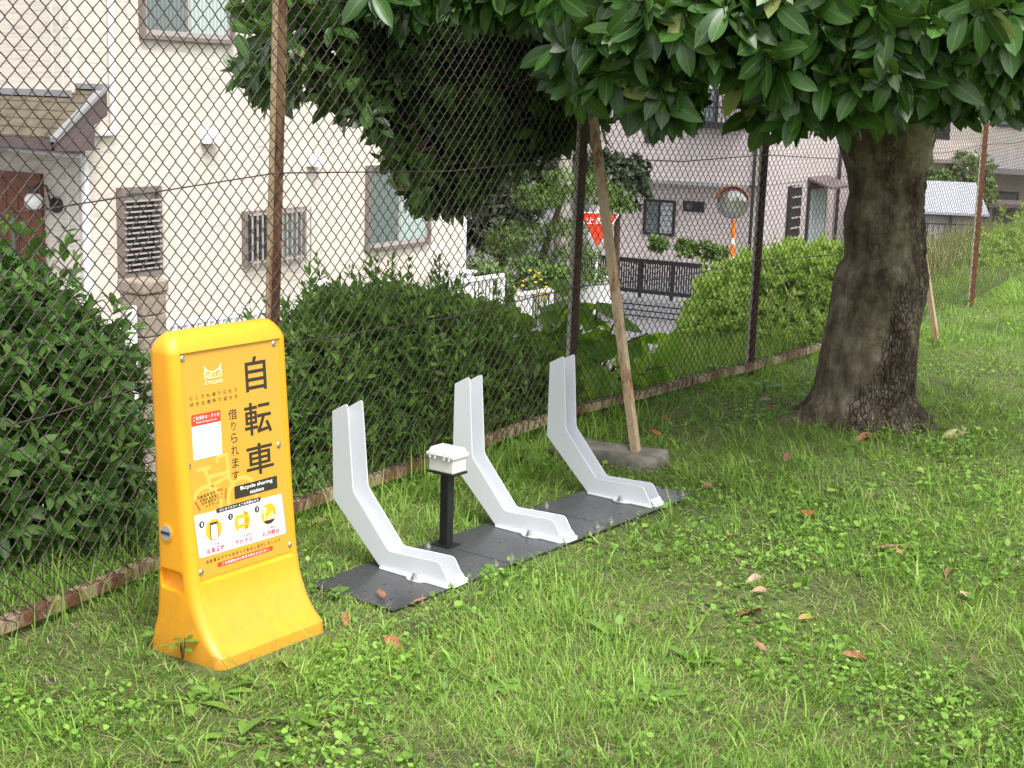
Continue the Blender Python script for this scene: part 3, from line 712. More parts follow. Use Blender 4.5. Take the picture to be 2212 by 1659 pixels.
# small shrubs on that fence
def garden_bush(name, blobs, n, L, mat, label, cat, group=None, tp=None, trunk=None):
    c0 = np.array(blobs[0][0]); e = empty(name, (c0[0], c0[1], min(b_[0][2] - b_[3] for b_ in blobs)), 0, label, cat, group); sync()
    P, D = blob_pts(blobs, n, .55); lv = Leaves(); lv.rosettes(P, D + np.array([0, 0, .5]), 5, L, (.5, 1.3), .2); lv.done()
    lv.stuff(np.arange(len(lv.p)), tp or [leaf_tpl(.45, 2, .1, .1)], 'foliage', mat, e)
    if trunk: MB().tube([np.array(q) - np.array(e.location) for q in trunk[0]], trunk[1], 8).build('trunk', M['twig'] if len(trunk) < 3 else trunk[2], e)
    return e
def blob(x, y, Y, rx, ry=None, rz=None): return (AT(x, y, Y), rx, ry or rx, rz or rx)
for i, (x, y) in enumerate(((1425, 525), (1480, 535), (1520, 540), (1552, 548))):
    garden_bush('shrub', [blob(x, y, 32.2, .22, .2, .18)], 60, .14, M['garden_light'],
                ['small shrub behind the black slat fence below the barred window', 'second small shrub along the black slat fence', 'small shrub mid way along the black slat fence', 'small shrub at the mirror end of the black slat fence'][i], 'shrub', 'shrubs behind the black slat fence')

# ================================================================== STREET FURNITURE
def disc(n, r): return [(r * math.cos(2 * math.pi * i / n), r * math.sin(2 * math.pi * i / n)) for i in range(n)]
# stop sign
S0 = AT(1293, 485, 28.0)
zb = float(hlow(28.0))
ss = empty('stop_sign', (S0[0], S0[1], zb), R_(2), 'red inverted triangle stop sign on a white pole beyond the fence', 'sign')
MB().tube([(0, .05, 0), (-.02, .05, S0[2] - zb + .42)], .038, 10).build('pole', M['white'], ss)
tri = rounded([(-.40, .23), (.40, .23), (0, -.46)], {0: .05, 1: .05, 2: .05})
zS = S0[2] - zb
MB().prism(tri, lambda p, t: (p[0], .0, zS + p[1]), lambda p, t: (p[0], .012, zS + p[1]), 0, 1).build('border', M['p_white'], ss)
tri2 = rounded([(-.365, .21), (.365, .21), (0, -.42)], {0: .05, 1: .05, 2: .05})
face = MB().prism(tri2, lambda p, t: (p[0], -.005, zS + p[1]), lambda p, t: (p[0], -.002, zS + p[1]), 0, 1).build('face', M['redsign'], ss)

_fontcache = {}
def glyph(body, off=0.0):
    k = (body, off)
    if k in _fontcache: return _fontcache[k]
    c = bpy.data.curves.new('glyph', 'FONT'); c.body = body; c.size = 1; c.offset = off; c.resolution_u = 2
    o = bpy.data.objects.new('glyph', c); COL.objects.link(o); sync()
    me = bpy.data.meshes.new_from_object(o.evaluated_get(bpy.context.evaluated_depsgraph_get()))
    vs = np.array([v_.co[:2] for v_ in me.vertices]).reshape(-1, 2); fs = [tuple(p.vertices) for p in me.polygons]
    bpy.data.objects.remove(o); bpy.data.curves.remove(c); bpy.data.meshes.remove(me)
    _fontcache[k] = (vs, fs); return vs, fs
def lettering(items, name, mat, parent, f3):
    """items: (text, x0, x1, y0, y1, off[, shear]) boxes to fill; f3(x, y) -> 3-D."""
    mb = MB()
    for it in items:
        body, x0, x1, y0, y1, off = it[:6]
        vs, fs = glyph(body, off); a = vs.min(0); s_ = vs.max(0) - a
        P = (vs - a) / np.maximum(s_, 1e-6)
        sk = it[6] if len(it) > 6 else 0
        mb.add([f3(x0 + p[0] * (x1 - x0), y0 + p[1] * (y1 - y0) + sk * p[0]) for p in P], fs)
    return mb.build(name, mat, parent, fix=False)
lettering([('止まれ', -.25, .25, .01, .145, .012)], 'lettering', M['p_white'], face, lambda x, y: (x, -.007, zS + y))

# convex traffic mirror
Mr = AT(1583, 438, 30.0); zb = float(hlow(30.0))
tm = empty('traffic_mirror', (Mr[0], Mr[1], zb), R_(-14), 'round convex traffic mirror with orange hood on an orange and white striped pole', 'mirror')
zM = Mr[2] - zb
bm = bmesh.new()
rings = [(0, -.07), (.12, -.062), (.22, -.045), (.29, -.022), (.325, 0)]
vv = [[bm.verts.new((r * math.cos(2 * math.pi * k / 32), y, zM + r * math.sin(2 * math.pi * k / 32))) for k in range(32)] for r, y in rings[1:]]
c_ = bm.verts.new((0, -.07, zM))
for k in range(32):
    bm.faces.new((c_, vv[0][k], vv[0][(k + 1) % 32]))
    for a in range(3): bm.faces.new((vv[a][k], vv[a + 1][k], vv[a + 1][(k + 1) % 32], vv[a][(k + 1) % 32]))
MB().bm(bm, True).build('mirror_face', M['mirror'], tm)
MB().tube([(0, .0, zM), (0, .04, zM)], .333, 32).build('mirror_back', M['p_grey'], tm)
ar = np.linspace(R_(10), R_(170), 18); hv = []
for a in ar: hv += [(.35 * math.cos(a), .02, zM + .35 * math.sin(a)), (.37 * math.cos(a), -.20 * math.sin(a) ** .5, zM + .37 * math.sin(a))]
hf = [(2 * i, 2 * i + 1, 2 * i + 3, 2 * i + 2) for i in range(17)]
mb = MB().add(hv, hf, True); o = mb.build('hood', M['orange'], tm); md = o.modifiers.new('thick', 'SOLIDIFY'); md.thickness = .008
segs = [(0, 1.0), (1.0, 1.28), (1.28, 1.55), (1.55, 1.75), (1.75, zM - .1)]
zz = 0; i = 0
tops = [zM - 1.35, zM - 1.1, zM - .85, zM - .72, zM - .35, zM - .1]
zz = 0
for i, t_ in enumerate(tops):
    MB().tube([(.04, .07, zz), (.04, .07, t_)], .05 - .0005 * i, 10).build('pole_band', M['orange'] if i % 2 == 0 else M['white'], tm); zz = t_
# utility pole
up = AT(1213, 540, 27.0); zb = float(hlow(27.0))
ut = empty('utility_pole', (up[0], up[1], zb), 0, 'grey concrete utility pole rising behind the clipped garden tree', 'pole')
MB().tube([(0, 0, 0), (0, 0, 11)], [.16, .10], 14).build('pole_shaft', M['polec'], ut)
MB().tube([(.24, -.05, 0), (.24, -.05, 7)], [.04, .04], 8).build('conduit', M['polec'], ut)

# garden trees around the pole (niwaki)
garden_bush('garden_tree', [blob(1080, 440, 26.5, .75, .7, .75), blob(1060, 500, 26.5, .6, .6, .5), blob(1130, 390, 27.5, .9, .7, .6), blob(1200, 370, 28, .9, .7, .5)], 1100, .17, M['garden_dark'],
            'dark green broadleaved tree behind the end of the cream house', 'tree', trunk=([AT(1085, 640, 26.5), AT(1080, 450, 26.5)], .09))
garden_bush('garden_tree', [blob(1350, 400, 29.5, .5, .5, .45), blob(1310, 365, 29.5, .5, .5, .35), blob(1365, 370, 30, .35, .35, .3)], 500, .17, M['garden_dark'],
            'dark leafy tree at the corner of the pinkish house above the stop sign', 'tree', trunk=([AT(1330, 640, 29.5), AT(1335, 400, 29.5)], .06))
nb = [(1240, 395, .62, .22), (1165, 425, .55, .2), (1300, 420, .5, .2), (1130, 505, .62, .22), (1215, 490, .5, .16), (1090, 530, .4, .16), (1150, 560, .5, .16), (1250, 545, .45, .2), (1235, 600, .5, .22), (1290, 590, .3, .16), (1335, 445, .3, .14), (1050, 590, .5, .25)]
garden_bush('pine_tree', [blob(x, y, 25.6, r, r * .9, rz) for x, y, r, rz in nb], 1900, .11, M['garden_light'],
            'clipped pine with layered light green cloud pads by the utility pole', 'tree', tp=[leaf_tpl(.2, 1, .1, .1)], trunk=([AT(1190, 680, 25.8), AT(1170, 560, 25.8), AT(1200, 470, 25.8), AT(1225, 400, 25.8)], [.08, .07, .05, .03]))
garden_bush('shrub', [blob(1150, 590, 24.9, .45, .3, .3), blob(1195, 600, 25.2, .4, .3, .25)], 260, .11, M['garden_light'], 'round leafy shrub behind the yellow flowers', 'shrub')
garden_bush('shrub', [blob(1040, 600, 23.3, .40, .3, .36), blob(1065, 640, 23.2, .35, .3, .36)], 260, .12, M['garden_light'], 'leafy shrub at the end of the long white picket fence', 'shrub')
fl = empty('flowering_plant', AT(1140, 660, 24.2), 0, 'yellow flowers leaning over the short white picket fence', 'plant'); sync()
for i in range(26):
    x = RNG.uniform(1108, 1185); y = 655 - RNG.uniform(0, 70) * (1 - abs(x - 1150) / 70) - 8
    p = AT(x, y, 24.1 + RNG.uniform(0, .2)) - np.array(fl.location)
    bm = bmesh.new(); bmesh.ops.create_icosphere(bm, subdivisions=1, radius=.034)
    for v_ in bm.verts: v_.co = Vector((v_.co.x, v_.co.y, v_.co.z * .5)) + Vector(p)
    MB().bm(bm, True).build('flower', M['flower'], fl)
    MB().tube([p, (p[0] * .8, p[1], -.3)], .006, 4, cap=False).build('stem', M['garden_light'], fl)

# far buildings on the right and behind the crown
def far_house(px, Y, wdt, dep, h, mat, label, gable=None, roofm=None, zb=None, name='house', rot=HROT):
    p = AT(px[0], px[1], Y); z_b = float(hlow(Y)) if zb is None else zb; top_ = p[2]
    e = empty(name, (p[0], p[1], z_b), rot, label, 'house' if name == 'house' else 'shed')
    MB().box((0, -wdt, 0), (dep, 0, top_ - z_b)).build('wall', mat, e)
    return e, top_ - z_b
FR = R_(55)
e, th = far_house((1975, 100), 52, 2.9, 8, 0, M['siding_grey'], 'dark grey tall house far beyond the tree trunk', rot=R_(62))
MB().box((-.1, -3.0, th), (8.1, .1, th + .12)).build('roof', M['roofgrey'], e)
MB().box((-.06, -1.6, th * .55), (-.001, -.7, th * .55 + 1.2)).build('window', M['glass_dark'], e)
e, th = far_house((2072, 60), 50, 7, 9, 0, M['siding_beige'], 'beige house with a long dark lean-to eave at the far right', rot=R_(62))
MB().box((-.15, -7.1, th), (9, .1, th + .15)).build('roof', M['roofgrey'], e)
pe = AT(2140, 352, 49.5)[2] - e.location.z
MB().add([(-1.3, -7.2, pe - .1), (-1.3, .2, pe - .1), (-.001, .2, pe + .3), (-.001, -7.2, pe + .3), (-1.3, -7.2, pe - .28), (-1.3, .2, pe - .28), (-.001, .2, pe - .05), (-.001, -7.2, pe - .05)], [(0, 3, 2, 1), (4, 5, 6, 7), (0, 1, 5, 4), (1, 2, 6, 5), (2, 3, 7, 6), (3, 0, 4, 7)]).build('lean_to_roof', M['roofgrey'], e)
for y0_, w_ in ((-1.5, .9), (-4.6, 1.3)):
    wn = MB().box((-.05, y0_ - w_, pe - 2.2), (-.001, y0_, pe - .9)).build('window', M['frame_black'], e)
    MB().box((-.06, y0_ - w_ + .08, pe - 2.12), (-.051, y0_ - .08, pe - .98)).build('pane', M['glass_screen'], wn)
    wn = MB().box((-.05, y0_ - w_, pe + 1.2), (-.001, y0_, pe + 2.3)).build('window', M['frame_black'], e)
    MB().box((-.06, y0_ - w_ + .08, pe + 1.28), (-.051, y0_ - .08, pe + 2.22)).build('pane', M['glass_screen'], wn)
e, th = far_house((1940, 335), 43, 1.55, 5, 0, M['siding_beige'], 'small cream house with a low tiled roof just past the trunk', rot=R_(62))
MB().add([(-.4, -2.3, th - .05), (-.4, .5, th - .05), (2.5, .3, th + .45), (2.5, -1.6, th + .40), (-.4, -2.3, th - .15), (-.4, .5, th - .15), (2.5, .3, th + .3), (2.5, -1.6, th + .25)], [(0, 3, 2, 1), (4, 5, 6, 7), (0, 1, 5, 4), (1, 2, 6, 5), (2, 3, 7, 6), (3, 0, 4, 7)]).build('roof', M['farroof'], e)
for y in (-.95, -1.25): MB().box((-.03, y - .07, th - 1.1), (-.001, y + .07, th - .35)).build('window', M['dark'], e)
sd = AT(1975, 456, 39.0); e = empty('shed', (sd[0], sd[1], float(hlow(39.0))), R_(-4), 'low shed with a bright pale metal roof between trunk and red rusty post', 'shed')
hz = sd[2] - e.location.z
MB().add([(0, 0, hz), (1.95, 0, hz - .02), (1.9, 1.6, hz + .72), (-.05, 1.6, hz + .74), (0, 0, hz - .06), (1.95, 0, hz - .08), (1.9, 1.6, hz + .66), (-.05, 1.6, hz + .68)], [(0, 1, 2, 3), (4, 7, 6, 5), (0, 4, 5, 1), (1, 5, 6, 2), (2, 6, 7, 3), (3, 7, 4, 0)]).build('roof', M['hotroof'], e)
MB().box((.1, .2, 0), (1.85, 1.5, hz - .12)).build('wall', M['siding_grey'], e)
for x in (.05, .95, 1.85): MB().box((x, .05, 0), (x + .06, .11, hz - .07)).build('post', M['frame_black'], e)
sd = AT(2135, 440, 41.0); e = empty('shed', (sd[0], sd[1], float(hlow(41.0))), R_(-4), 'dark brown open carport to the right of the pale roofed shed', 'shed')
hz = sd[2] - e.location.z
MB().box((0, 0, hz - .10), (2.2, 2, hz)).build('roof', M['roofbrown'], e)
for x in (.05, 1.1, 2.1): MB().box((x, .03, 0), (x + .08, .11, hz - .101)).build('post', M['roofbrown'], e)
MB().box((.1, 1.4, 0), (2.1, 1.5, hz - .2)).build('back_wall', M['siding_grey'], e)
pf = AT(1990, 482, 36.0); e = empty('railing', (pf[0], pf[1], pf[2] - .75), R_(-4), 'thin dark railing in front of the pale roofed shed', 'railing')
for z in (.08, .73): MB().box((0, -.015, z), (2.6, .015, z + .035)).build('rail', M['frame_black'], e)
me = MB().box((-.01, -.01, .05), (.01, .01, .73)).mesh('baluster'); me.materials.append(M['frame_black'])
for i in range(20):
    o = link(bpy.data.objects.new('baluster', me), e); o.location = (.03 + i * .134, .02, 0)
garden_bush('garden_tree', [blob(2095, 380, 42, .75, .6, .7), blob(2070, 420, 42, .6, .5, .4), blob(2110, 425, 41.5, .6, .5, .35)], 420, .2, M['garden_light'], 'green garden tree in front of the beige far house', 'tree')
garden_bush('shrub', [blob(2028, 392, 41, .38, .35, .32)], 160, .16, M['garden_light'], 'small round shrub between the small cream house and the beige house', 'shrub')
e, th = far_house((1290, 150), 60, 14, 9, 0, M['siding_grey'], 'grey roofed house glimpsed through gaps in the tree crown', rot=R_(80))
MB().prism([(-.5, 0), (4.5, 2.2), (9.5, 0)], lambda p, t: (p[0], .5, th + p[1]), lambda p, t: (p[0], -14.5, th + p[1]), 0, 1).build('roof', M['roofgrey'], e)

# ================================================================== CHAIN LINK FENCE
def on_line(x, v):          # u of the sight line through image column x (at the rail) on the vertical plane v
    p = ONP(x[0], x[1], V, v); return p.dot(U), p[2]
VP = [3.44, 3.67, 3.80, 3.83, 3.86, 3.95, 4.15]
PX = [None, (575, 1118), (1229, 890), (1622, 792), None, (2101, 650), None]
PU = [None] * 7; PZ = [None] * 7
for i, p in enumerate(PX):
    if p: PU[i], PZ[i] = on_line(p, VP[i])
PU[0] = PU[1] - 2.0; PZ[0] = .0
PU[4] = (PU[3] + PU[5]) / 2; PZ[4] = (PZ[3] + PZ[5]) / 2; PU[6] = PU[5] + 2.1; PZ[6] = PZ[5] + .1
PZ[5] = PZ[5] + .03
POSTS = [UV(u, v, z) for u, v, z in zip(PU, VP, PZ)]
FH = 2.35
LEAN = [(0, 0), (.035, .0), (.02, .0), (.01, 0), (0, 0), (-.03, 0), (0, 0)]
fence = empty('chain_link_fence', (0, 0, 0), 0, 'tall rusty chain link fence of angle iron posts along the grass edge', 'fence')
def post_pt(i, h): return POSTS[i] + U * LEAN[i][0] * h + np.array([0, 0, h - PZ[i] * 0])
for i in range(7):
    mb = MB(); w_ = .044; t_ = .006
    def L(h): 
        c = post_pt(i, h); f = lambda a, b_: c + U * a + V * b_
        return [f(w_ * .35, w_), f(w_, w_), f(w_, 0), f(w_ - t_, 0), f(w_ - t_, w_ - t_), f(w_ * .35, w_ - t_)]
    hs = np.linspace(-.12, FH, 7); vs = []; fs = []
    for k, h in enumerate(hs): vs += L(h)
    for k in range(6):
        for j in range(6): fs.append((k * 6 + j, k * 6 + (j + 1) % 6, k * 6 + 6 + (j + 1) % 6, k * 6 + 6 + j))
    fs += [tuple(range(5, -1, -1)), tuple(range(36, 42))]
    po = mb.add(vs, fs).build('post', M['rust_red'] if i >= 5 else (M['rust'] if i < 2 else M['rust_dark']), fence)
    po.data.materials.append(M['post_paint'] if i >= 2 else M['rust_tan'])
    for p_ in po.data.polygons:
        if len(p_.vertices) == 4 and (p_.index % 6 in (4, 5)): p_.material_index = 1
def strip(i, h, prof, name, mat):
    a = post_pt(i, h); b_ = post_pt(i + 1, h); d = b_ - a; L_ = np.linalg.norm(d); d /= L_
    yv = np.cross([0, 0, 1.], d); yv /= np.linalg.norm(yv); zv = np.cross(d, yv)
    ns = 9; vs = []; fs = []; n_ = len(prof)
    for k in range(ns):
        s_ = L_ * k / (ns - 1); sag = .002 * math.sin(k * 1.1 + i)
        for p in prof: vs.append(a + d * s_ + yv * (p[0] + sag) + zv * (p[1] + sag))
    for k in range(ns - 1):
        for j in range(n_): fs.append((k * n_ + j, k * n_ + (j + 1) % n_, (k + 1) * n_ + (j + 1) % n_, (k + 1) * n_ + j))
    fs += [tuple(range(n_ - 1, -1, -1)), tuple(range((ns - 1) * n_, ns * n_))]
    return MB().add(vs, fs).build(name, mat, fence)
RAILP = [(-.012, -.020), (-.007, -.020), (-.007, .013), (.030, .013), (.030, .018), (-.012, .018)]
for i in range(6):
    if i < 4: strip(i, 0.0, RAILP, 'bottom_rail', M['rust_rail'])
    strip(i, FH - .03, RAILP, 'top_rail', M['rust_rail'])
TW = []
for h, nm in ((.60, 'tension_wire'), (1.20, 'tension_wire'), (1.80, 'tension_wire')):
    pts = []
    for i in range(7):
        pts.append(post_pt(i, h + (.02 if i % 2 else 0)) - V * .008)
        if i < 6: pts.append((post_pt(i, h) + post_pt(i + 1, h)) / 2 - np.array([0, 0, .018]) - V * .004)
    MB().tube(pts, .0026, 5).build(nm, M['wire'], fence)
# mesh: every picket wire zig-zags and hooks into its neighbours
seg_d = [np.linalg.norm((POSTS[i + 1] - POSTS[i])[:2]) for i in range(6)]; cum = np.concatenate([[0], np.cumsum(seg_d)])
wd = .0283; TOT = cum[-1]
def fpos(s, h, off):
    s = np.clip(s, 0, TOT - 1e-6); i = np.clip(np.searchsorted(cum, s, 'right') - 1, 0, 5); t = (s - cum[i]) / np.array(seg_d)[i]
    A = np.array(POSTS)[i]; B = np.array(POSTS)[i + 1]; ln = np.array([l[0] for l in LEAN])
    base = A + (B - A) * t[..., None]; lean = ln[i] * (1 - t) + ln[i + 1] * t
    bulge = .010 * np.sin(t * math.pi) * (fbm(s * 2.1, h * 2.3, 2) - .45) * 2
    P = base + U * (lean * h)[..., None] - V * (off + .008 + bulge)[..., None]; P[..., 2] += h
    return P
nwires = int(TOT / wd); hh = .0283; nh = int((FH + .02) / hh)
allv = []; allt = []; off_ = 0
for k in range(nwires):
    s0 = k * wd; near = s0 < 6.3
    j = np.arange(nh + 1)
    if near:
        fr = np.array([0, .13, .87]); jj = (j[:-1, None] + fr[None]).ravel(); jj = np.append(jj, nh)
    else: jj = j.astype(float)
    par = (np.floor(jj).astype(int) + k) % 2; fl_ = jj - np.floor(jj)
    x = np.where(par == 0, fl_, 1 - fl_)
    s = s0 + x * (wd + .004) - .002 + .004 * (fbm(np.full_like(jj, s0 * 3.0), jj * .05, 2) - .45)
    h = -.012 + jj * hh + .006 * (fbm(np.full_like(jj, s0 * 1.7 + 9), jj * .08, 2) - .45)
    inner = (fl_ > .05) & (fl_ < .95)
    dep = np.where(inner, np.where(par == 0, .0022, -.0022), 0.0) if near else np.zeros_like(jj)
    P = fpos(s, h, dep)
    r = .0021 if near else .0019
    n_ = len(P); T = np.gradient(P, axis=0); T = nrm(T); X_ = nrm(np.cross(T, V[None])); Y_ = np.cross(T, X_)
    ring = np.stack([P + X_ * r * math.cos(a) + Y_ * r * math.sin(a) for a in (0, 2.094, 4.189)], 1)
    allv.append(ring.reshape(-1, 3)); a = (np.arange(n_ - 1) * 3)[:, None]
    tr = []
    for q_ in range(3):
        q2 = (q_ + 1) % 3; tr += [np.concatenate([a + q_, a + q2, a + 3 + q2], 1), np.concatenate([a + q_, a + 3 + q2, a + 3 + q_], 1)]
    allt.append(np.concatenate(tr) + off_); off_ += n_ * 3
np_mesh('wire_mesh', np.concatenate(allv), np.concatenate(allt), M['wire'], fence, kind='stuff')
# tie wires round the bottom rail
mb = MB()
for k in range(int(TOT / .0566)):
    s = .02 + k * .0566 + RNG.normal(0, .006)
    if s > 9: break
    c = fpos(np.array([s]), np.array([0.0]), np.array([0.0]))[0]
    tl = RNG.normal(0, .008)
    pts = [c + V * a + np.array([0, 0, z]) + U * (tl * q) for q, (a, z) in enumerate([(-.004, -.012), (.0, .022), (.018, .026), (.036 + RNG.uniform(0, .01), .024), (.038, .012 - RNG.uniform(0, .02))])]
    mb.tube(pts, .0022, 4, cap=False)
    if RNG.random() < .6:
        mb.tube([c + np.array([0, 0, .024]) - V * .004, c + np.array([0, 0, .008]) - V * RNG.uniform(.012, .02) + U * RNG.normal(0, .012)], .002, 4, cap=False)
mb.build('rail_tie', M['wire'], fence, fix=False, kind='stuff')
# braces
def brace(foot, top_, mat):
    d = top_ - foot; L_ = np.linalg.norm(d); d /= L_; x = np.cross(d, V); x /= np.linalg.norm(x); y = np.cross(d, x)
    if y.dot(V) < 0: y = -y
    if x.dot(U) < 0: x = -x
    pr_ = [(0, 0), (.034, 0), (.034, .006), (.006, .006), (.006, .034), (0, .034)]
    vs = []; fs = []
    for k in range(6):
        c = foot + d * L_ * k / 5
        for p in pr_: vs.append(c + x * (p[0] - .022) + y * p[1])
    for k in range(5):
        for j in range(6): fs.append((k * 6 + j, k * 6 + (j + 1) % 6, k * 6 + 6 + (j + 1) % 6, k * 6 + 6 + j))
    fs += [tuple(range(5, -1, -1)), tuple(range(30, 36))]
    MB().add(vs, fs).build('brace', mat, fence)
bfoot = GP(1385, 978, .05)
brace(bfoot + np.array([0, 0, -.03]), post_pt(2, 1.62) + V * -.02, M['rust_tan'])
brace(GP(2033, 742, 0) - np.array([0, 0, .05]), post_pt(4, 1.62), M['rust_tan'])
# concrete footing of the brace
cbk = empty('concrete_block', bfoot - np.array([0, 0, .05]), ROT_UV + .06, 'weathered concrete footing block under the leaning fence brace', 'block')
bm = bmesh.new(); bmesh.ops.create_cube(bm, size=1); bmesh.ops.subdivide_edges(bm, edges=bm.edges[:], cuts=5, use_grid_fill=True)
for v_ in bm.verts:
    x, y, z = v_.co; q_ = 1 - .05 * ((abs(x) > .45) + (abs(y) > .45) + (z > .45) > 1)
    v_.co = Vector((x * .24 * q_ - .03, y * .50 * q_ + .14, z * .13 - .01 + .012 * math.sin(9 * x + 5 * y))) + Vector(RNG.normal(0, .004, 3))
MB().bm(bm, True).build('footing', M['concrete'], cbk)

# ================================================================== YELLOW SIGN
SGO = UV(2.795, 2.98, -.025)
sign = empty('sign_board', SGO, ROT_UV, 'yellow plastic bicycle sharing sign board with a printed front panel', 'sign')
TILT = 0.0
zs = [0, .03, .064, .072, .084, .10, .12, .14, .17, .20, .23, .249, .253, .30, .45, .60, .75, .888, .892, .905, .920, .932, .940, .944]
fr = np.interp(zs, [0, .064, .072, .084, .105, .145, .20, .27, .42, .92], [2.834, 2.842, 2.852, 2.868, 2.888, 2.912, 2.934, 2.948, 2.962, 2.998])
bk = np.interp(zs, [0, .06, .14, .29, .5, .9], [3.14, 3.135, 3.105, 3.09, 3.09, 3.095])
ins = np.interp(zs, [.892, .905, .920, .932, .940, .944], [0, .003, .009, .018, .028, .038])
PW0, PW1, PZ0, PZ1 = -.186, .200, .251, .890       # panel recess, sign-local
secs = []
for z, f_, b_, i_ in zip(zs, fr, bk, ins):
    hw = .209 + .0105 * z - i_; cxo = .0135 - .016 * z; y0, y1 = f_ - 2.98 + i_, b_ - 2.98 - i_; rc = min(.028 + .3 * i_, (y1 - y0) / 2 - .001); lim_ = hw - rc - .003; PW0 = max(np.interp(z, [.25, .89], [-.174, -.1915]) - cxo, -lim_ + .006); PW1 = min(np.interp(z, [.25, .89], [.203, .196]) - cxo, lim_ - .002)
    st = .010 if PZ0 < z < PZ1 else 0
    sec = []
    sec += [(-hw + rc, y0), (PW0 - .006, y0), (PW0, y0 + st), (PW1 - .004, y0 + st), (PW1 + .002, y0), (hw - rc, y0)]
    for c_, a0 in (((hw - rc, y0 + rc), -90), ((hw - rc, y1 - rc), 0), ((-hw + rc, y1 - rc), 90), ((-hw + rc, y0 + rc), 180)):
        for k in range(7):
            if c_[0] > 0 and a0 == -90 and k == 0: continue
            if a0 == 180 and k == 6: continue
            a = R_(a0 + 15 * k); sec.append((c_[0] + rc * math.cos(a), c_[1] + rc * math.sin(a)))
    secs.append([(x + cxo, y, z) for x, y in sec])
ns = len(secs[0]); vs = [p for s_ in secs for p in s_]; fs = []
for k in range(len(secs) - 1):
    for j in range(ns): fs.append((k * ns + j, k * ns + (j + 1) % ns, (k + 1) * ns + (j + 1) % ns, (k + 1) * ns + j))
vs.append((-.003, (secs[-1][0][1] + secs[-1][16][1]) / 2, .9455)); fs += [tuple(range(ns - 1, -1, -1))] + [((len(secs) - 1) * ns + j, (len(secs) - 1) * ns + (j + 1) % ns, len(secs) * ns) for j in range(ns)]
body = MB().add(vs, fs, True).build('body', M['yellow'], sign)
# hand grip hollows in both sides
for sx in (-1, 1):
    bm = bmesh.new(); bmesh.ops.create_cube(bm, size=1)
    for v_ in bm.verts: v_.co = Vector((sx * .212 + .009 + v_.co.x * .06, .045 + v_.co.y * .095, .255 + v_.co.z * .062))
    bmesh.ops.bevel(bm, geom=bm.edges[:], offset=.014, segments=3, affect='EDGES', profile=.5)
    cut = MB().bm(bm).build('cutter', M['yellow'])
    md = body.modifiers.new('cut', 'BOOLEAN'); md.object = cut; md.operation = 'DIFFERENCE'; md.solver = 'EXACT'
    sync(); cut.matrix_world = sign.matrix_world
    sync(); me = bpy.data.meshes.new_from_object(body.evaluated_get(bpy.context.evaluated_depsgraph_get())); body.modifiers.clear(); body.data = me
    bpy.data.objects.remove(cut)
for p in body.data.polygons: p.use_smooth = True
body.data.set_sharp_from_angle(angle=R_(38))
plx = -.2050
MB().tube([(plx + .01, .058, .39), (plx - .004, .058, .39)], .026, 24).build('plug_rim', M['yellow'], sign)
pgk = MB().tube([(plx, .058, .39), (plx - .0055, .058, .39)], .021, 20).build('plug', M['p_grey'], sign)
MB().box((plx - .008, .041, .386), (plx - .0056, .075, .394)).build('plug_slot', M['p_dark'], pgk)
# printed panel
def pv(z): return 2.95 + (z - .236) * .0794 - 2.98
pn = lambda u, z, e=0.0: (u - 2.795, pv(z) + .0035 - e, z + .025)
def plate_(poly, nm, mat, par, e0, e1):
    return MB().prism(poly, lambda p, t: pn(p[0], p[1], e0), lambda p, t: pn(p[0], p[1], e1), 0, 1).build(nm, mat, par)
panel = plate_([(2.608 + .014, .236), (2.994, .236), (2.985, .864), (2.606, .864)], 'panel', M['panel'], sign, -.004, 0)
def rrect(x0, x1, z0, z1, r): return rounded([(x0, z0), (x1, z0), (x1, z1), (x0, z1)], {0: r, 1: r, 2: r, 3: r})
def circ(x, z, r, n=28): return [(x + r * math.cos(2 * math.pi * i / n), z + r * math.sin(2 * math.pi * i / n)) for i in range(n)]
E1, E2, E3, E4 = .0006, .0012, .0018, .0024
# pale bicycle silhouette
def stroke(x0, z0, x1, z1, t):
    dx, dz = x1 - x0, z1 - z0; l = math.hypot(dx, dz); nx, nz = -dz / l * t / 2, dx / l * t / 2
    return [(x0 - nx, z0 - nz), (x1 - nx, z1 - nz), (x1 + nx, z1 + nz), (x0 + nx, z0 + nz)]
bk_ = MB()
def addp(mb, poly, e):
    mb.add([pn(p[0], p[1], e) for p in poly], [tuple(range(len(poly)))])
for cx_, cz_ in ((2.672, .437), (2.806, .437)):
    for k in range(32):
        a, c_ = 2 * math.pi * k / 32, 2 * math.pi * (k + 1) / 32
        if cx_ - .040 < 2.628 and False: continue
        addp(bk_, [(max(2.627, cx_ + r * math.cos(q_)), cz_ + r * math.sin(q_)) for r, q_ in ((.047, a), (.060, a), (.060, c_), (.047, c_))], E1 * (.5 if k % 2 else .52))
for x0, z0, x1, z1, t, e in ((2.645, .541, 2.696, .541, .011, .44), (2.672, .541, 2.692, .487, .012, .46), (2.680, .515, 2.757, .515, .012, .48), (2.692, .487, 2.757, .505, .011, .50), (2.672, .437, 2.692, .487, .009, .54),
                          (2.757, .560, 2.760, .500, .012, .56), (2.757, .500, 2.800, .437, .010, .58), (2.718, .565, 2.763, .565, .010, .60), (2.718, .565, 2.720, .547, .009, .62)):
    addp(bk_, stroke(x0, z0, x1, z1, t), E1 * e)
bk_.build('bicycle_silhouette', M['p_pale'], panel, fix=False)
T3 = lambda e: (lambda x, y: pn(x, y, e))
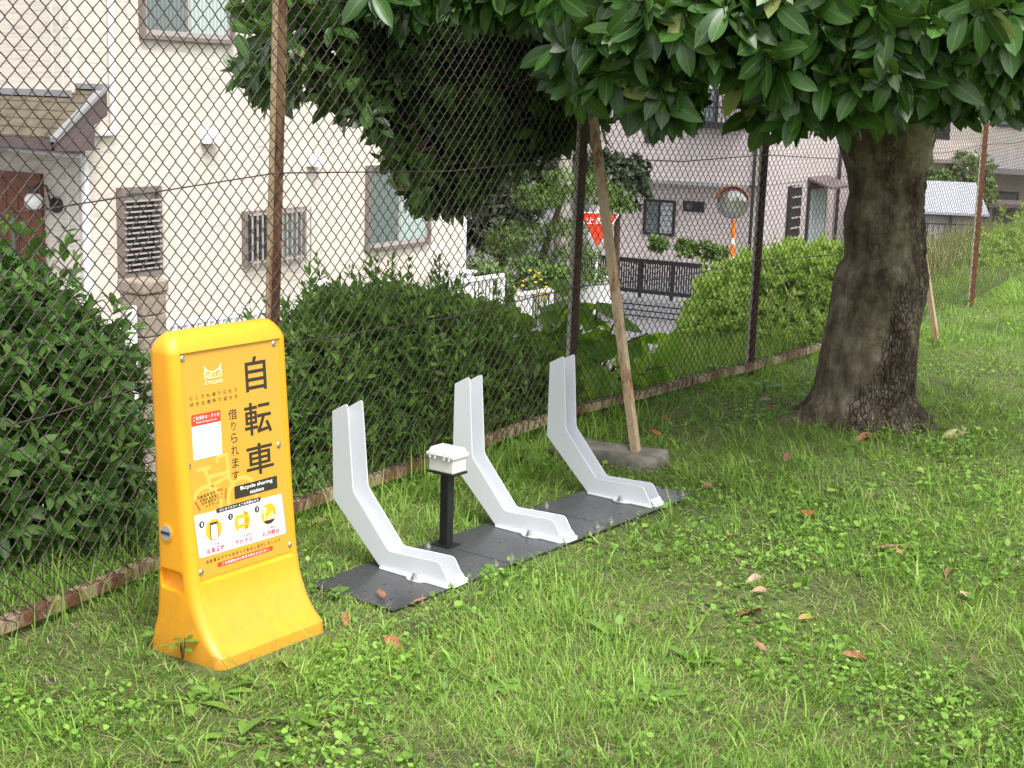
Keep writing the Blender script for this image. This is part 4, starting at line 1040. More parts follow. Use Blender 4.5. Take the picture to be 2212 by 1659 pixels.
# main heading, stacked
lettering([('自', 2.8445, 2.9255, .727, .826, .012), ('転', 2.831, 2.936, .602, .696, .012), ('車', 2.8285, 2.935, .487, .577, .012)], 'heading_lettering', M['p_black'], panel, T3(E1))
chs = '借りられます'; zt = .689
bx = [(2.772, 2.805, .659, .689), (2.781, 2.797, .628, .653), (2.777, 2.801, .593, .621), (2.775, 2.802, .558, .586), (2.775, 2.800, .522, .551), (2.772, 2.799, .487, .514)]
lettering([(c, *b_, .004) for c, b_ in zip(chs, bx)], 'subheading_lettering', M['p_black'], panel, T3(E1))
def row(txt, x0, x1, z0, z1, fill=.62, off=0.0, sh=0.0):
    n_ = len(txt); st = (x1 - x0) / n_; o_ = []
    for i, c in enumerate(txt):
        if c == ' ': continue
        vs, _ = glyph(c, off); w_ = vs.max(0) - vs.min(0); kx = min(1, w_[0] / .9) * st * fill; kz = min(1, max(.25, w_[1] / .9)) * (z1 - z0)
        zc = (z0 + z1) / 2 + sh * (i + .5) / n_; xc = x0 + st * (i + .5)
        o_.append((c, xc - kx / 2, xc + kx / 2, zc - kz / 2, zc + kz / 2, off))
    return o_
lettering(row('どこでも借りられて', 2.633, 2.815, .735, .746, .62, .004), 'slogan_lettering', M['p_black'], panel, T3(E1))
lettering(row('好きな場所で返せる', 2.633, 2.815, .717, .728, .62, .004), 'slogan_lettering', M['p_black'], panel, T3(E1))
# operator mark: handlebar symbol over the name
lettering([('HELLO', 2.6945, 2.7595, .7850, .7985, .012), ('CYCLING', 2.6945, 2.7595, .7695, .779, .012)], 'logo_lettering', M['p_cream'], panel, T3(E1))
lg = MB(); pts = [(2.699 + .054 * t, .812 - .011 * (1 - (2 * t - 1) ** 2) + .001) for t in np.linspace(0, 1, 13)]
for a, c_ in zip(pts[:-1], pts[1:]): addp(lg, stroke(*a, *c_, .0035), E1)
for sx, xx in ((-1, 2.699), (1, 2.753)):
    addp(lg, stroke(xx, .812, xx + sx * .003, .820, .004), E1 * 1.05); addp(lg, stroke(xx, .813, xx + sx * -.004 * -1 * .4, .805, .003), E1 * 1.1)
    for k in range(14):
        a, c_ = 2 * math.pi * k / 14, 2 * math.pi * (k + 1) / 14
        addp(lg, [(xx + sx * .001 + r * math.cos(q_), .8035 + r * math.sin(q_)) for r, q_ in ((.0027, a), (.0047, a), (.0047, c_), (.0027, c_))], E1 * 1.15)
lg.build('logo_symbol', M['p_cream'], panel, fix=False)
# fare sticker (blank below its header)
plate_(rounded([(2.637, .570), (2.741, .570), (2.7425, .662), (2.638, .662)], {0: .006, 1: .006}), 'fare_sticker', M['p_white'], panel, 0, E1)
plate_(rounded([(2.638, .6625), (2.7425, .6625), (2.744, .694), (2.6385, .694)], {2: .006, 3: .006}), 'sticker_header', M['p_red'], panel, 0, E1)
lettering(row('ご利用料金・使い方', 2.642, 2.740, .6775, .6885, .72, .012), 'sticker_lettering', M['p_white'], panel, T3(E2))
lettering([('Prices & Steps for use', 2.654, 2.728, .668, .674, .008)], 'sticker_lettering', M['p_white'], panel, T3(E2))
# English plate
plate_(rrect(2.777, 2.943, .434, .470, .003), 'name_plate', M['p_black'], panel, 0, E2)
lettering([('Bicycle sharing', 2.799, 2.924, .4525, .4665, .014), ('station', 2.834, 2.888, .4385, .4495, .014)], 'name_lettering', M['p_white'], panel, T3(E3))
# slanted note with two red strokes
rs = MB(); addp(rs, stroke(2.632, .456, 2.648, .429, .0035), E2); addp(rs, stroke(2.746, .471, 2.742, .441, .0035), E2); rs.build('red_stroke', M['p_red'], panel, fix=False)
lettering(row('月額登録料は', 2.638, 2.708, .460, .4685, .72, .006, .006) + row('初期会員登録から', 2.648, 2.732, .4505, .459, .72, .006, .006) + row('利用開始までは', 2.654, 2.730, .441, .4495, .72, .006, .006) + row('わずか', 2.667, 2.700, .4325, .440, .72, .006, .003), 'note_lettering', M['p_black'], panel, T3(E2))
lettering(row('無料', 2.712, 2.735, .468, .476, .8, .012), 'note_lettering', M['p_red'], panel, T3(E2)); lettering(row('5分', 2.702, 2.720, .4345, .442, .8, .012), 'note_lettering', M['p_red'], panel, T3(E2))
# step card
card = plate_(rounded([(2.634, .297), (2.967, .294), (2.958, .413), (2.625, .418)], {0: .006, 1: .006, 2: .006, 3: .006}), 'step_card', M['p_white'], panel, 0, E1)
plate_(rrect(2.705, 2.874, .4085, .4215, .0062), 'title_pill', M['p_dark'], panel, E1 * 1.02, E2)
lettering(row('はじめての方へ', 2.716, 2.785, .411, .419, .8, .012) + row('ご利用開始方法', 2.797, 2.866, .411, .419, .8, .012), 'title_lettering', M['p_white'], panel, T3(E3))
sp_ = MB(); addp(sp_, [(2.7885, .4185), (2.791, .4165), (2.791, .4105), (2.7885, .413)], E3); sp_.build('sprout_mark', M['p_green'], panel, fix=False)
sp_ = MB(); addp(sp_, [(2.7935, .4185), (2.791, .4165), (2.791, .4105), (2.7935, .413)], E3); sp_.build('sprout_mark', M['p_cream'], panel, fix=False)
for (cx_, cz_), (bx_, bz_), l1, l2, tx in (((2.692, .366), (2.650, .389), 'アプリを使って', '会員登録', 2.694), ((2.799, .366), (2.756, .3885), 'アプリで自転車を', '予約する', 2.8005), ((2.9025, .366), (2.858, .388), 'ロックを開錠して', '利用開始', 2.907)):
    plate_(circ(cx_, cz_, .0305), 'step_picture', M['p_orange'], panel, E1 * 1.02, E2)
    plate_(circ(bx_, bz_, .0095, 18), 'step_badge', M['p_dark'], panel, E1 * 1.02, E2)
    k_ = str([2.692, 2.799, 2.9025].index(cx_) + 1)
    lettering([(k_, bx_ - .0028, bx_ + .0028, bz_ - .0050, bz_ + .0050, .01)], 'badge_lettering', M['p_white'], panel, T3(E3))
    lettering(row(l1, tx - .035, tx + .035, .3195, .3275, .8, .004), 'step_lettering', M['p_dark'], panel, T3(E2))
    lettering(row(l2, tx - .035, tx + .035, .3015, .3165, .88, .018), 'step_lettering', M['p_pink'], panel, T3(E2))
plate_(rrect(2.678, 2.707, .3385, .387, .003), 'phone_picture', M['p_dark'], panel, E2, E3); plate_(rrect(2.681, 2.704, .3395, .380, .001), 'phone_screen', M['p_white'], panel, E3, E4)
mk = MB(); addp(mk, stroke(2.686, .358, 2.699, .358, .002), E4 * 1.1); addp(mk, stroke(2.686, .353, 2.699, .353, .0016), E4 * 1.1); mk.build('phone_mark', M['p_grey'], panel, fix=False)
for z in (.391, .367, .342):
    hh_ = .0075 if z == .367 else .005
    plate_([(2.784, z - hh_), (2.805, z - hh_), (2.805, z + hh_), (2.784, z + hh_)], 'list_picture', M['p_white'], panel, E2, E3)
    mk = MB()
    for cx_ in (2.790, 2.799):
        for k in range(10):
            a, c_ = 2 * math.pi * k / 10, 2 * math.pi * (k + 1) / 10
            addp(mk, [(cx_ + r * math.cos(q_), z - .001 + r * math.sin(q_)) for r, q_ in ((.0018, a), (.003, a), (.003, c_), (.0018, c_))], E4)
    addp(mk, stroke(2.791, z + .002, 2.798, z + .002, .0012), E4); mk.build('list_mark', M['p_grey'], panel, fix=False)
mk = MB()
for i, z in enumerate((.389, .384, .372, .366, .360, .350, .345)): addp(mk, stroke(2.808, z, 2.822 - .001 * (i % 3), z, .0016), E3)
mk.build('list_line', M['p_dark'], panel, fix=False)
mk = MB(); addp(mk, [(2.880, .348), (2.886, .341), (2.895, .337), (2.910, .337), (2.919, .341), (2.925, .348)], E3); mk.build('road_picture', M['p_dark'], panel, fix=False)
mk = MB(); addp(mk, stroke(2.886, .348, 2.886, .372, .003), E3); addp(mk, [(2.879, .370), (2.893, .370), (2.893, .386), (2.879, .386)], E3 * 1.02)
for k in range(3):
    for cx_ in (2.899 + k * .004, 2.916 + k * .002):
        for q_ in range(10):
            a, c_ = 2 * math.pi * q_ / 10, 2 * math.pi * (q_ + 1) / 10
            addp(mk, [(cx_ + r * math.cos(w_), .354 + r * math.sin(w_)) for r, w_ in ((.0045, a), (.006, a), (.006, c_), (.0045, c_))], E3 * (1.03 + .002 * k))
addp(mk, stroke(2.900, .355, 2.906, .366, .0022), E3 * 1.05); addp(mk, stroke(2.906, .365, 2.917, .363, .0022), E3 * 1.06); addp(mk, stroke(2.917, .354, 2.914, .371, .0022), E3 * 1.07)
mk.build('station_picture', M['p_cream'], panel, fix=False)
lettering(row('自転車はマナーを守って安全に走行しましょう', 2.655, 2.945, .275, .2855, .72, .006), 'manners_lettering', M['p_black'], panel, T3(E1))
plate_(rrect(2.697, 2.911, .2560, .2690, .0062), 'notice_pill', M['p_red'], panel, 0, E1)
lettering(row('ご利用開始前の車両点検をお忘れなく', 2.712, 2.896, .2585, .2665, .8, .012), 'notice_lettering', M['p_white'], panel, T3(E2))
for u_, z_ in ((2.621, .852), (2.962, .853), (2.617, .559), (2.958, .558), (2.636, .257), (2.981, .256)):
    c0 = np.array(pn(u_, z_, -.001)); dv_ = np.array([0, -1, .0794]); dv_ /= np.linalg.norm(dv_)
    MB().tube([c0, c0 + dv_ * .004, c0 + dv_ * .006], [.0085, .0085, .006], 16, smooth=False).build('panel_screw', M['steel'], sign)

# ================================================================== BASE PLATES, RACKS, BOX
def hexbolt(par, x, y, z, nm='bolt'):
    b_ = MB().tube([(x, y, z), (x, y, z + .003)], .013, 14, smooth=False).tube([(x, y, z + .003), (x, y, z + .011)], .0095, 6, smooth=False).tube([(x, y, z + .011), (x, y, z + .019)], .0055, 10, smooth=False)
    return b_.build(nm, M['steel'], par)
PT = .014
plabels = ['dark steel base plate nearest the yellow sign', 'dark steel base plate in the middle carrying the box post', 'dark steel base plate at the tree end of the row']
for i in range(3):
    u0 = 3.262 + i * .607
    e = empty('base_plate', UV(u0, 2.796 - .020 * (u0 - 3.262), 0), ROT_UV - .020, plabels[i], 'plate', 'steel base plates in a row')
    mb = MB(); mb.add([(0, 0, PT + .0), (.603, 0, PT), (.603, .365, PT), (0, .365, PT), (0, 0, PT - .006), (.603, 0, PT - .006), (.603, .365, PT - .006), (0, .365, PT - .006)],
        [(0, 1, 2, 3), (4, 7, 6, 5), (0, 4, 5, 1), (1, 5, 6, 2), (2, 6, 7, 3), (3, 7, 4, 0)]).build('sheet', M['plate'], e, bev=.0012)
    for x in (.04, .555):
        for y in (.035, .335):
            if i == 0 and x < .1: continue
            hexbolt(e, x, y, PT)
    for x in (.07, .16, .46, .53):
        for y in (.07, .18, .28):
            if RNG.random() < .6: MB().tube([(x, y, PT - .001), (x, y, PT + .0004)], .0042, 10).build('screw_hole', M['dark'], e)
side = rounded([(3.088, .014), (3.302, .217), (3.304, .518), (3.235, .556), (3.211, .258), (3.053, .081), (2.838, .090), (2.79, .014)], {3: .016, 6: .016, 4: .012, 5: .012})
rl = ['white bicycle wheel rack nearest the yellow sign', 'white bicycle wheel rack beside the small white box', 'white bicycle wheel rack nearest the concrete block']
for i in range(3):
    u0 = 3.540 + [0, .640, 1.253][i]
    e = empty('bicycle_rack', UV(u0, 2.79, PT), ROT_UV, rl[i], 'bicycle rack', 'white bicycle racks on the base plates')
    e.rotation_euler = (0, R_([-1.2, .7, .9][i]), ROT_UV)
    S = lambda p, t: (t, p[0] - 2.79, p[1] - .014)
    for t in (0, .074): MB().prism(side, lambda p, _, t=t: S(p, t), lambda p, _, t=t: S(p, t + .004), 0, 1).build('side_plate', M['white_paint'], e, bev=.0012)
    sh = [(3.083, .022), (3.297, .219), (3.299, .512)]
    inn = [(3.076, .022), (3.290, .222), (3.293, .512)]
    mb = MB(); vs = [S(p, t) for t in (.0045, .0735) for p in sh + inn]
    mb.add(vs, [(0, 1, 7, 6), (1, 2, 8, 7), (3, 9, 10, 4), (4, 10, 11, 5), (2, 5, 11, 8), (0, 6, 9, 3)]).build('back_plate', M['white_paint'], e, fix=True)
    fl_ = rounded([(-.020, .0), (.004, .0), (.004, .300), (-.010, .300), (-.014, .175), (-.034, .160), (-.034, .112), (-.018, .095)], {4: .01, 5: .016, 6: .016, 7: .01, 3: .006, 0: .012})
    MB().prism(fl_, lambda p, t: (p[0], p[1], .0005), lambda p, t: (p[0], p[1], .0055), 0, 1).build('base_flange', M['white_paint'], e, bev=.001)
    fl2 = [(.078 - (p[0]), p[1]) for p in fl_][::-1]
    MB().prism(fl2, lambda p, t: (p[0], p[1], .0005), lambda p, t: (p[0], p[1], .0055), 0, 1).build('base_flange', M['white_paint'], e, bev=.001)
    MB().add([(.0045, -.012, .001), (.0735, -.012, .001), (.0735, .012, .030), (.0045, .012, .030), (.0045, -.008, .001), (.0735, -.008, .001), (.0735, .016, .028), (.0045, .016, .028)],
             [(0, 1, 2, 3), (4, 7, 6, 5), (0, 4, 5, 1), (1, 5, 6, 2), (2, 6, 7, 3), (3, 7, 4, 0)]).build('front_lip', M['white_paint'], e)
    MB().box((.0045, -.004, .0008), (.0735, .30, .004)).build('floor_strip', M['white_paint'], e)
    hexbolt(e, -.022, .136, .0055); hexbolt(e, .100, .136, .0055)
bx = empty('equipment_box', UV(3.885, 3.088, PT), ROT_UV, 'small white hinged equipment box on a black square post', 'box')
MB().box((-.0175, -.0175, 0), (.0175, .0175, .262), .002).build('post', M['black_paint'], bx)
MB().box((-.035, -.04, .0), (.035, .04, .004)).build('post_foot', M['black_paint'], bx)
MB().box((-.040, -.056, .2622), (.042, .060, .2692), .001).build('mount_plate', M['black_paint'], bx)
MB().box((-.037, -.053, .2695), (.038, .056, .325), .005).build('box_body', M['box'], bx)
ld = MB().box((-.044, -.060, .322), (.046, .064, .337), .004).build('lid', M['box'], bx)
mb = MB(); mb.add([(-.038, -.054, .337), (.040, -.054, .337), (.040, .058, .337), (-.038, .058, .337), (-.033, -.048, .354), (.035, -.048, .354), (.035, .052, .354), (-.033, .052, .354)], [(0, 1, 5, 4), (1, 2, 6, 5), (2, 3, 7, 6), (3, 0, 4, 7), (4, 5, 6, 7)]).build('lid_top', M['box'], ld, bev=.003)
for y in (-.042, -.02, .02, .042):
    MB().box((-.0495, y - .005, .317), (-.0442, y + .005, .342), .002).build('latch', M['box'], bx)
MB().tube([(-.047, -.05, .332), (-.047, .053, .332)], .003, 8).build('hinge_pin', M['box'], bx)

# ================================================================== TREE
TB = np.array([1.83, 7.33, 0.0])
tree = empty('broadleaf_tree', TB, 0, 'thick trunked evergreen tree with big glossy leaves shading the lawn', 'tree'); sync()
zy = lambda y: 1.58 - 7.33 * math.tan(math.atan((y - 23 - CY) / FPX) + R_(11.21)) / 1.0
prof = [(-.10, 1768, 2012), (.0, 1768, 2008)] + [(float(AT(1890, y_, 7.33)[2]), l_, r_) for y_, l_, r_ in ((868, 1772, 1996), (845, 1776, 1988), (771, 1783, 1987), (690, 1795, 1989), (640, 1797, 1996), (600, 1799, 2000), (578, 1806, 1996), (559, 1819, 1990), (520, 1816, 1986), (469, 1811, 1981), (420, 1820, 1977), (379, 1812, 1974), (340, 1798, 1976), (310, 1788, 1982), (250, 1780, 1990), (180, 1775, 1998))]
NS, NA = 120, 144
zt_ = np.linspace(-.10, 1.75, NS); zp = np.array([p[0] for p in prof])
pc = np.array([((p[1] + p[2]) / 2 - CX) / FPX * 7.33 for p in prof]); pr0 = np.array([(p[2] - p[1]) / 2 / FPX * 7.33 for p in prof])
cx_t = np.interp(zt_, zp, pc) - TB[0] + np.interp(zt_, [0, 1.75], [0.0, -.055]) * 0; r_t = np.interp(zt_, zp, pr0)
ang = np.linspace(0, 2 * math.pi, NA, endpoint=False); AZ, ZZ = np.meshgrid(ang, zt_)
roots = [(R_(198), .55, .22), (R_(322), .30, .3), (R_(262), .12, .25), (R_(292), .16, .2), (R_(235), .14, .2), (R_(20), .3, .3), (R_(100), .3, .35), (R_(150), .25, .25)]
rr_ = np.repeat(r_t[:, None], NA, 1)
flare = np.clip(1 - (ZZ + .02) / .17, 0, 1) ** 2
for a0, amp, wd_ in roots:
    da = (AZ - a0 + math.pi) % (2 * math.pi) - math.pi
    rr_ += amp * .58 * flare * np.exp(-(da / wd_) ** 2)
    rr_ += .018 * np.exp(-(da / wd_) ** 2) * np.clip(1 - ZZ / .9, 0, 1)
rr_ -= .030 * np.exp(-(((AZ - R_(276) + math.pi) % (2 * math.pi) - math.pi) / .10) ** 2) * np.clip(1.25 - ZZ / .55, 0, 1)
sx_ = np.cos(AZ) * 3.0 + 20; sy_ = np.sin(AZ) * 3.0 + 20
lump = fbm(sx_ * 1.0 + 3, sy_ + ZZ * 2.6, 3) - .45
rough_ = fbm(AZ * 9 + 30, ZZ * 16 + 30, 4) - .45
rightside = np.clip(np.cos(AZ - R_(-35)), 0, 1) ** 1.5 + np.clip(.8 - ZZ / .5, 0, 1)
rgh = np.clip(rightside * 1.0 + 1.8 * (fbm(AZ * 2 + 7, ZZ * 2.2 + 3, 3) - .5), 0.0, 1.15)
rr_ += .028 * lump + rough_ * .036 * np.clip(rgh, .10, 1.15)
rr_ *= (1 - .0 * ZZ)
tx = cx_t[:, None] + rr_ * np.cos(AZ); ty = rr_ * np.sin(AZ) * .95; tv = np.stack([tx, ty, ZZ], -1).reshape(-1, 3)
i0 = np.arange(NS * NA).reshape(NS, NA); i1 = np.roll(i0, -1, 1)
tq = np.concatenate([np.stack([i0[:-1], i1[:-1], i1[1:]], -1).reshape(-1, 3), np.stack([i0[:-1], i1[1:], i0[1:]], -1).reshape(-1, 3)])
np_mesh('trunk', tv, tq, M['bark'], tree, attrs={'rough': ('FLOAT_VECTOR', np.repeat(rgh.reshape(-1, 1), 3, 1))})
def limb(pts, rs, mat=M['bark'], nm='branch'):
    P = []; 
    pts = [np.array(p) for p in pts]
    t = np.linspace(0, len(pts) - 1, (len(pts) - 1) * 4 + 1)
    P = np.stack([np.interp(t, range(len(pts)), [p[k] for p in pts]) for k in range(3)], 1)
    P[1:-1] += RNG.normal(0, .012, (len(P) - 2, 3)); r = np.interp(t, range(len(rs)), rs)
    return MB().tube(P - TB, r, 10).build(nm, mat, tree)
trk = TB + np.array([cx_t[-8], 0, 1.45])
limb([trk + np.array([.05, 0, -.1]), AT(1962, 320, 7.25), AT(1993, 215, 7.1), AT(2018, 120, 7.0), AT(2080, -80, 7.0), AT(2200, -400, 6.9)], [.17, .12, .075, .07, .06, .05], M['bark_pale'])
limb([trk + np.array([-.05, 0, 0]), AT(1850, 150, 7.2), AT(1840, -50, 7.2), AT(1860, -500, 7.4)], [.2, .16, .14, .1])
limb([trk + np.array([-.1, 0, .1]), AT(1700, 130, 7.3), AT(1500, 40, 7.3), AT(1300, -40, 7.4), AT(1100, 0, 7.4), AT(900, 130, 7.2)], [.13, .1, .08, .06, .04, .02])
limb([AT(1300, -40, 7.4), AT(1150, 120, 7.5), AT(1050, 280, 7.4), AT(960, 400, 7.1)], [.05, .035, .022, .01])
limb([AT(1850, 150, 7.2), AT(1800, 60, 6.2), AT(1700, 50, 5.4), AT(1580, 60, 5.0)], [.1, .06, .03, .012])
limb([AT(1840, 50, 7.1), AT(1950, 40, 6.0), AT(2010, 45, 5.1), AT(2110, 40, 4.85)], [.09, .05, .022, .01])
limb([AT(1800, 60, 6.2), AT(1650, -10, 5.3), AT(1520, -10, 4.9)], [.05, .02, .01])
# crown: rosettes of leaves on shoots
def crown(blobs, dens, shell=.9):
    P = []
    for (x, y, Y, rx, ry, rz) in blobs:
        k = max(3, int(dens * (rx * rz + rx * ry) * 8))
        d = dirs(k) * (RNG.random((k, 1)) ** .45); P.append(AT(x, y, Y) + d * np.array([rx, ry, rz]))
    return np.concatenate(P)
fr_b = [(1265, 120, 5.15, .15, .2, .11), (1330, 175, 5.1, .16, .2, .08), (1420, 125, 5.0, .18, .2, .11), (1435, 190, 5.05, .12, .2, .07), (1470, 215, 5.2, .06, .2, .05), (1540, 40, 4.95, .19, .25, .10), (1600, 70, 5.2, .12, .25, .06), (1655, 100, 4.95, .13, .25, .11),
        (1690, 200, 5.1, .11, .25, .09), (1745, 100, 4.9, .19, .25, .14), (1770, 185, 4.95, .14, .25, .10), (1850, 165, 4.9, .15, .25, .10), (1870, 70, 4.85, .2, .25, .14), (1960, 100, 4.9, .19, .25, .11), (1905, 165, 5.0, .08, .25, .07), (2060, 85, 4.85, .19, .25, .11), (2130, 110, 5.2, .19, .25, .11), (2185, 80, 4.9, .19, .25, .13), (2215, 125, 5.6, .22, .2, .09),
        (2060, 205, 6.6, .16, .25, .07), (2140, 195, 6.4, .18, .25, .07),
        (1370, 30, 5.0, .22, .25, .15), (1500, 0, 4.9, .25, .25, .15), (1640, 10, 4.9, .25, .25, .16), (1780, 0, 4.85, .25, .25, .16), (1920, 10, 4.8, .25, .25, .16), (2060, 0, 4.8, .25, .25, .16), (2190, 10, 4.8, .25, .25, .16),
        (1030, -20, 5.1, .12, .2, .09), (1140, -25, 5.1, .14, .2, .08), (880, -30, 5.5, .2, .2, .07)]
bk_b = [(1300, 80, 6.6, .3, .5, .2), (1450, 60, 6.4, .3, .5, .2), (1590, 0, 6.3, .3, .5, .14), (1760, 80, 6.2, .3, .4, .22), (1920, 60, 6.1, .3, .4, .18), (2080, 80, 6.3, .3, .5, .18), (2200, 80, 6.5, .3, .5, .16), (1400, -20, 6.2, .5, .5, .22), (1700, -20, 6.0, .5, .5, .22), (2000, -20, 6.0, .5, .5, .22)]
lf_a = [(545, 150, 5.75, .08, .15, .07), (590, 90, 6.0, .12, .2, .10), (570, 165, 5.95, .10, .2, .07), (650, 150, 6.3, .18, .2, .11), (700, 70, 6.5, .25, .3, .16), (740, 190, 6.5, .16, .25, .07), (790, 120, 6.7, .22, .3, .16), (800, 235, 6.6, .10, .25, .06), (650, 10, 6.5, .3, .3, .12)]
lf_b = [(890, 170, 6.9, .28, .35, .24), (870, 265, 6.8, .12, .25, .10), (865, 345, 6.7, .10, .2, .07), (905, 390, 6.75, .12, .2, .08), (960, 320, 7.0, .25, .35, .24), (970, 400, 6.95, .14, .25, .10), (1000, 220, 7.1, .3, .4, .3),
        (1050, 300, 7.3, .25, .4, .18), (1110, 230, 7.3, .25, .4, .28), (1170, 240, 7.5, .25, .4, .15), (1210, 265, 7.7, .22, .4, .10), (1220, 160, 7.7, .25, .4, .25), (800, 10, 6.8, .35, .35, .16), (960, 40, 7.0, .35, .35, .25), (1100, 80, 7.2, .35, .4, .25), (1230, 20, 7.4, .35, .4, .25)]
up_b = [(x, y, Y, .5, .5, .3) for x, y, Y in ((650, -150, 6.6), (850, -160, 6.9), (1050, -150, 7.1), (1200, -130, 7.3))] + [(x, y, Y, .8, .8, .35) for x, y, Y in ((800, -300, 6.8), (1100, -300, 6.5), (1400, -350, 6.5), (1700, -350, 6.5), (2000, -350, 6.5), (2300, -300, 6.5), (2400, 0, 6.5), (1200, -600, 7.2), (1600, -650, 7.2), (2000, -650, 7.2), (2400, -600, 7.2), (1800, -900, 7.4))]  # unseen upper crown; the first, smaller clusters are added to shade foliage below
TL = Leaves()
trunkc = np.array([1.8, 7.3, 1.9])
def grow(blobs, dens, nl, L, droop, spread=(.8, 1.35), outw=None):
    P = crown(blobs, dens); ax = nrm(nrm(P - trunkc) * np.array([1, 1, .3]) + RNG.normal(0, .45, P.shape) + np.array([0, 0, -.15 * droop]))
    TL.rosettes(P, ax, nl, L, spread, droop, .07); return P, ax
pf_, af_ = grow(fr_b, 50, 8, .140, .46)
pb_, ab_ = grow(bk_b, 20, 8, .15, .5)
pl_, al_ = grow(lf_b, 62, 8, .135, .45)
pa_, aa_ = grow(lf_a, 34, 8, .135, .40)
pu_, au_ = grow(up_b, 26, 7, .20, .3)
TL.done()
# keep leaves on the right side of the fence and off the trunk front
tu, tvv = toUV(TL.p + TL.R[:, :, 1] * TL.s[:, None]); tu0, tv0 = toUV(TL.p)
wasleft = np.zeros(len(TL.p), bool)
nfr = len(pf_) * 8; nbk = len(pb_) * 8; nl_ = (len(pl_) + len(pa_)) * 8
wasleft[nfr + nbk:nfr + nbk + nl_] = True
okk = np.where(wasleft, (tvv > 3.92) & (tv0 > 3.92), (tvv < 3.70) | (TL.p[:, 2] > 2.4))
isf = np.zeros(len(TL.p), bool); isf[:nfr] = True
okk |= isf & (tvv < 3.75)
TL.keep(okk)
big = [leaf_tpl(.36, 6, .10, .14, 1.2, 0, 0, .62), leaf_tpl(.40, 6, .18, .30, 1.15, .25, 0, .62), leaf_tpl(.33, 6, .05, -.06, 1.25, -.35, 0, .62), leaf_tpl(.38, 6, .14, .42, 1.2, .15, .010, .6), leaf_tpl(.42, 6, .03, .10, 1.1, .4, .008, .6), leaf_tpl(.34, 6, .24, .20, 1.25, -.1, .006, .62)]
sel = TL.pick(300, 30); msk = np.ones(len(TL.p), bool); msk[sel] = False
TL.singles(sel, big, 'leaf', M['tree_leaf_o'], tree)
TL.stuff(np.where(msk)[0], [leaf_tpl(.36, 4, .10, .14, 1.2, 0, 0, .62), leaf_tpl(.40, 4, .16, .26, 1.15, .15, 0, .62), leaf_tpl(.35, 4, .08, .1, 1.2, -.2, 0, .62)], 'foliage', M['tree_leaf'], tree)
# shoots carrying the rosettes
mb = MB()
for P, A in ((pf_, af_), (pl_, al_)):
    for p, a in zip(P, A):
        if P is pl_ and (toUV(p)[1] < 4.15 or RNG.random() < .85): continue
        c = p - a * .05 - nrm(p - trunkc) * RNG.uniform(.06, .14) + RNG.normal(0, .03, 3) + np.array([0, 0, .03])
        mb.tube([p - TB + a * .005, p - a * .06 - TB, c - TB], [.0025, .0035, .005], 4, cap=False)
mb.build('shoot', M['twig'], tree, fix=False, kind='stuff')
print('tree leaves', len(TL.p))

# ================================================================== SHRUBS BEHIND THE FENCE
def shrub(name, blobs, n, nl, L, tp_s, tp_b, mats, label, vmin, npick, cell, shell=.45, up=.55, spread=(.5, 1.15), droop=.15, group=None, core=1500, sprig=.10, cs=.78, cl=1.25):
    c0 = np.array(blobs[0][0]); e = empty(name, (c0[0], c0[1], min(b_[0][2] - b_[3] for b_ in blobs)), 0, label, 'shrub', group); sync()
    P, D = blob_pts(blobs, n, shell)
    lv = Leaves(); lv.rosettes(P, D * .8 + np.array([0, 0, up]) + RNG.normal(0, .3, P.shape), nl, L, spread, droop, .02)
    k_ = RNG.random(len(P)) < sprig
    for q_ in range(1, 4):      # shoots that stand out of the surface
        lv.rosettes(P[k_] + (D[k_] * .4 + np.array([0, 0, .8])) * L * .62 * q_, D[k_] * .5 + np.array([0, 0, 1.]), 6 - q_, L * (1.05 - .1 * q_), (.35, .9), .05, .01)
    P2, D2 = blob_pts([(c, a * cs, b_ * cs, d * cs) for c, a, b_, d in blobs], core, .6)
    lv.rosettes(P2, D2 + np.array([0, 0, .4]), 5, L * cl, spread, .2); lv.done()
    _, tv_ = toUV(lv.p + lv.R[:, :, 1] * lv.s[:, None]); _, tv2 = toUV(lv.p)
    lv.keep((tv_ > vmin) & (tv2 > vmin))
    sel = lv.pick(npick, cell) if npick else np.array([], int); m_ = np.ones(len(lv.p), bool); m_[sel] = False
    if npick: lv.singles(sel, tp_b, 'leaf', mats[1], e)
    lv.stuff(np.where(m_)[0], tp_s, 'foliage', mats[0], e)
    mb = MB(); o = np.array(e.location)
    for k in range(60):
        i = RNG.integers(len(P)); b0 = c0 + np.array([RNG.normal(0, .12), RNG.normal(0, .12), 0]); b0[2] = o[2] - .05
        mid = (b0 + P[i]) / 2 + RNG.normal(0, .05, 3); mb.tube([b0 - o, mid - o, P[i] - o], [.009, .006, .002], 4, cap=False)
    mb.build('stem', M['twig'], e, fix=False, kind='stuff')
    return e
sm1 = [leaf_tpl(.38, 2, .10, .12, .95), leaf_tpl(.34, 2, .16, .2, .9)]; smb = [leaf_tpl(.38, 4, .10, .14, .95), leaf_tpl(.42, 4, .14, .05, .95), leaf_tpl(.34, 4, .12, .25, .9)]
nr1 = [leaf_tpl(.27, 2, .12, .1, .9), leaf_tpl(.24, 1, .1, .1)]; nrb = [leaf_tpl(.27, 3, .12, .12, .9), leaf_tpl(.24, 3, .14, .2, .9), leaf_tpl(.30, 3, .1, .05, .9)]
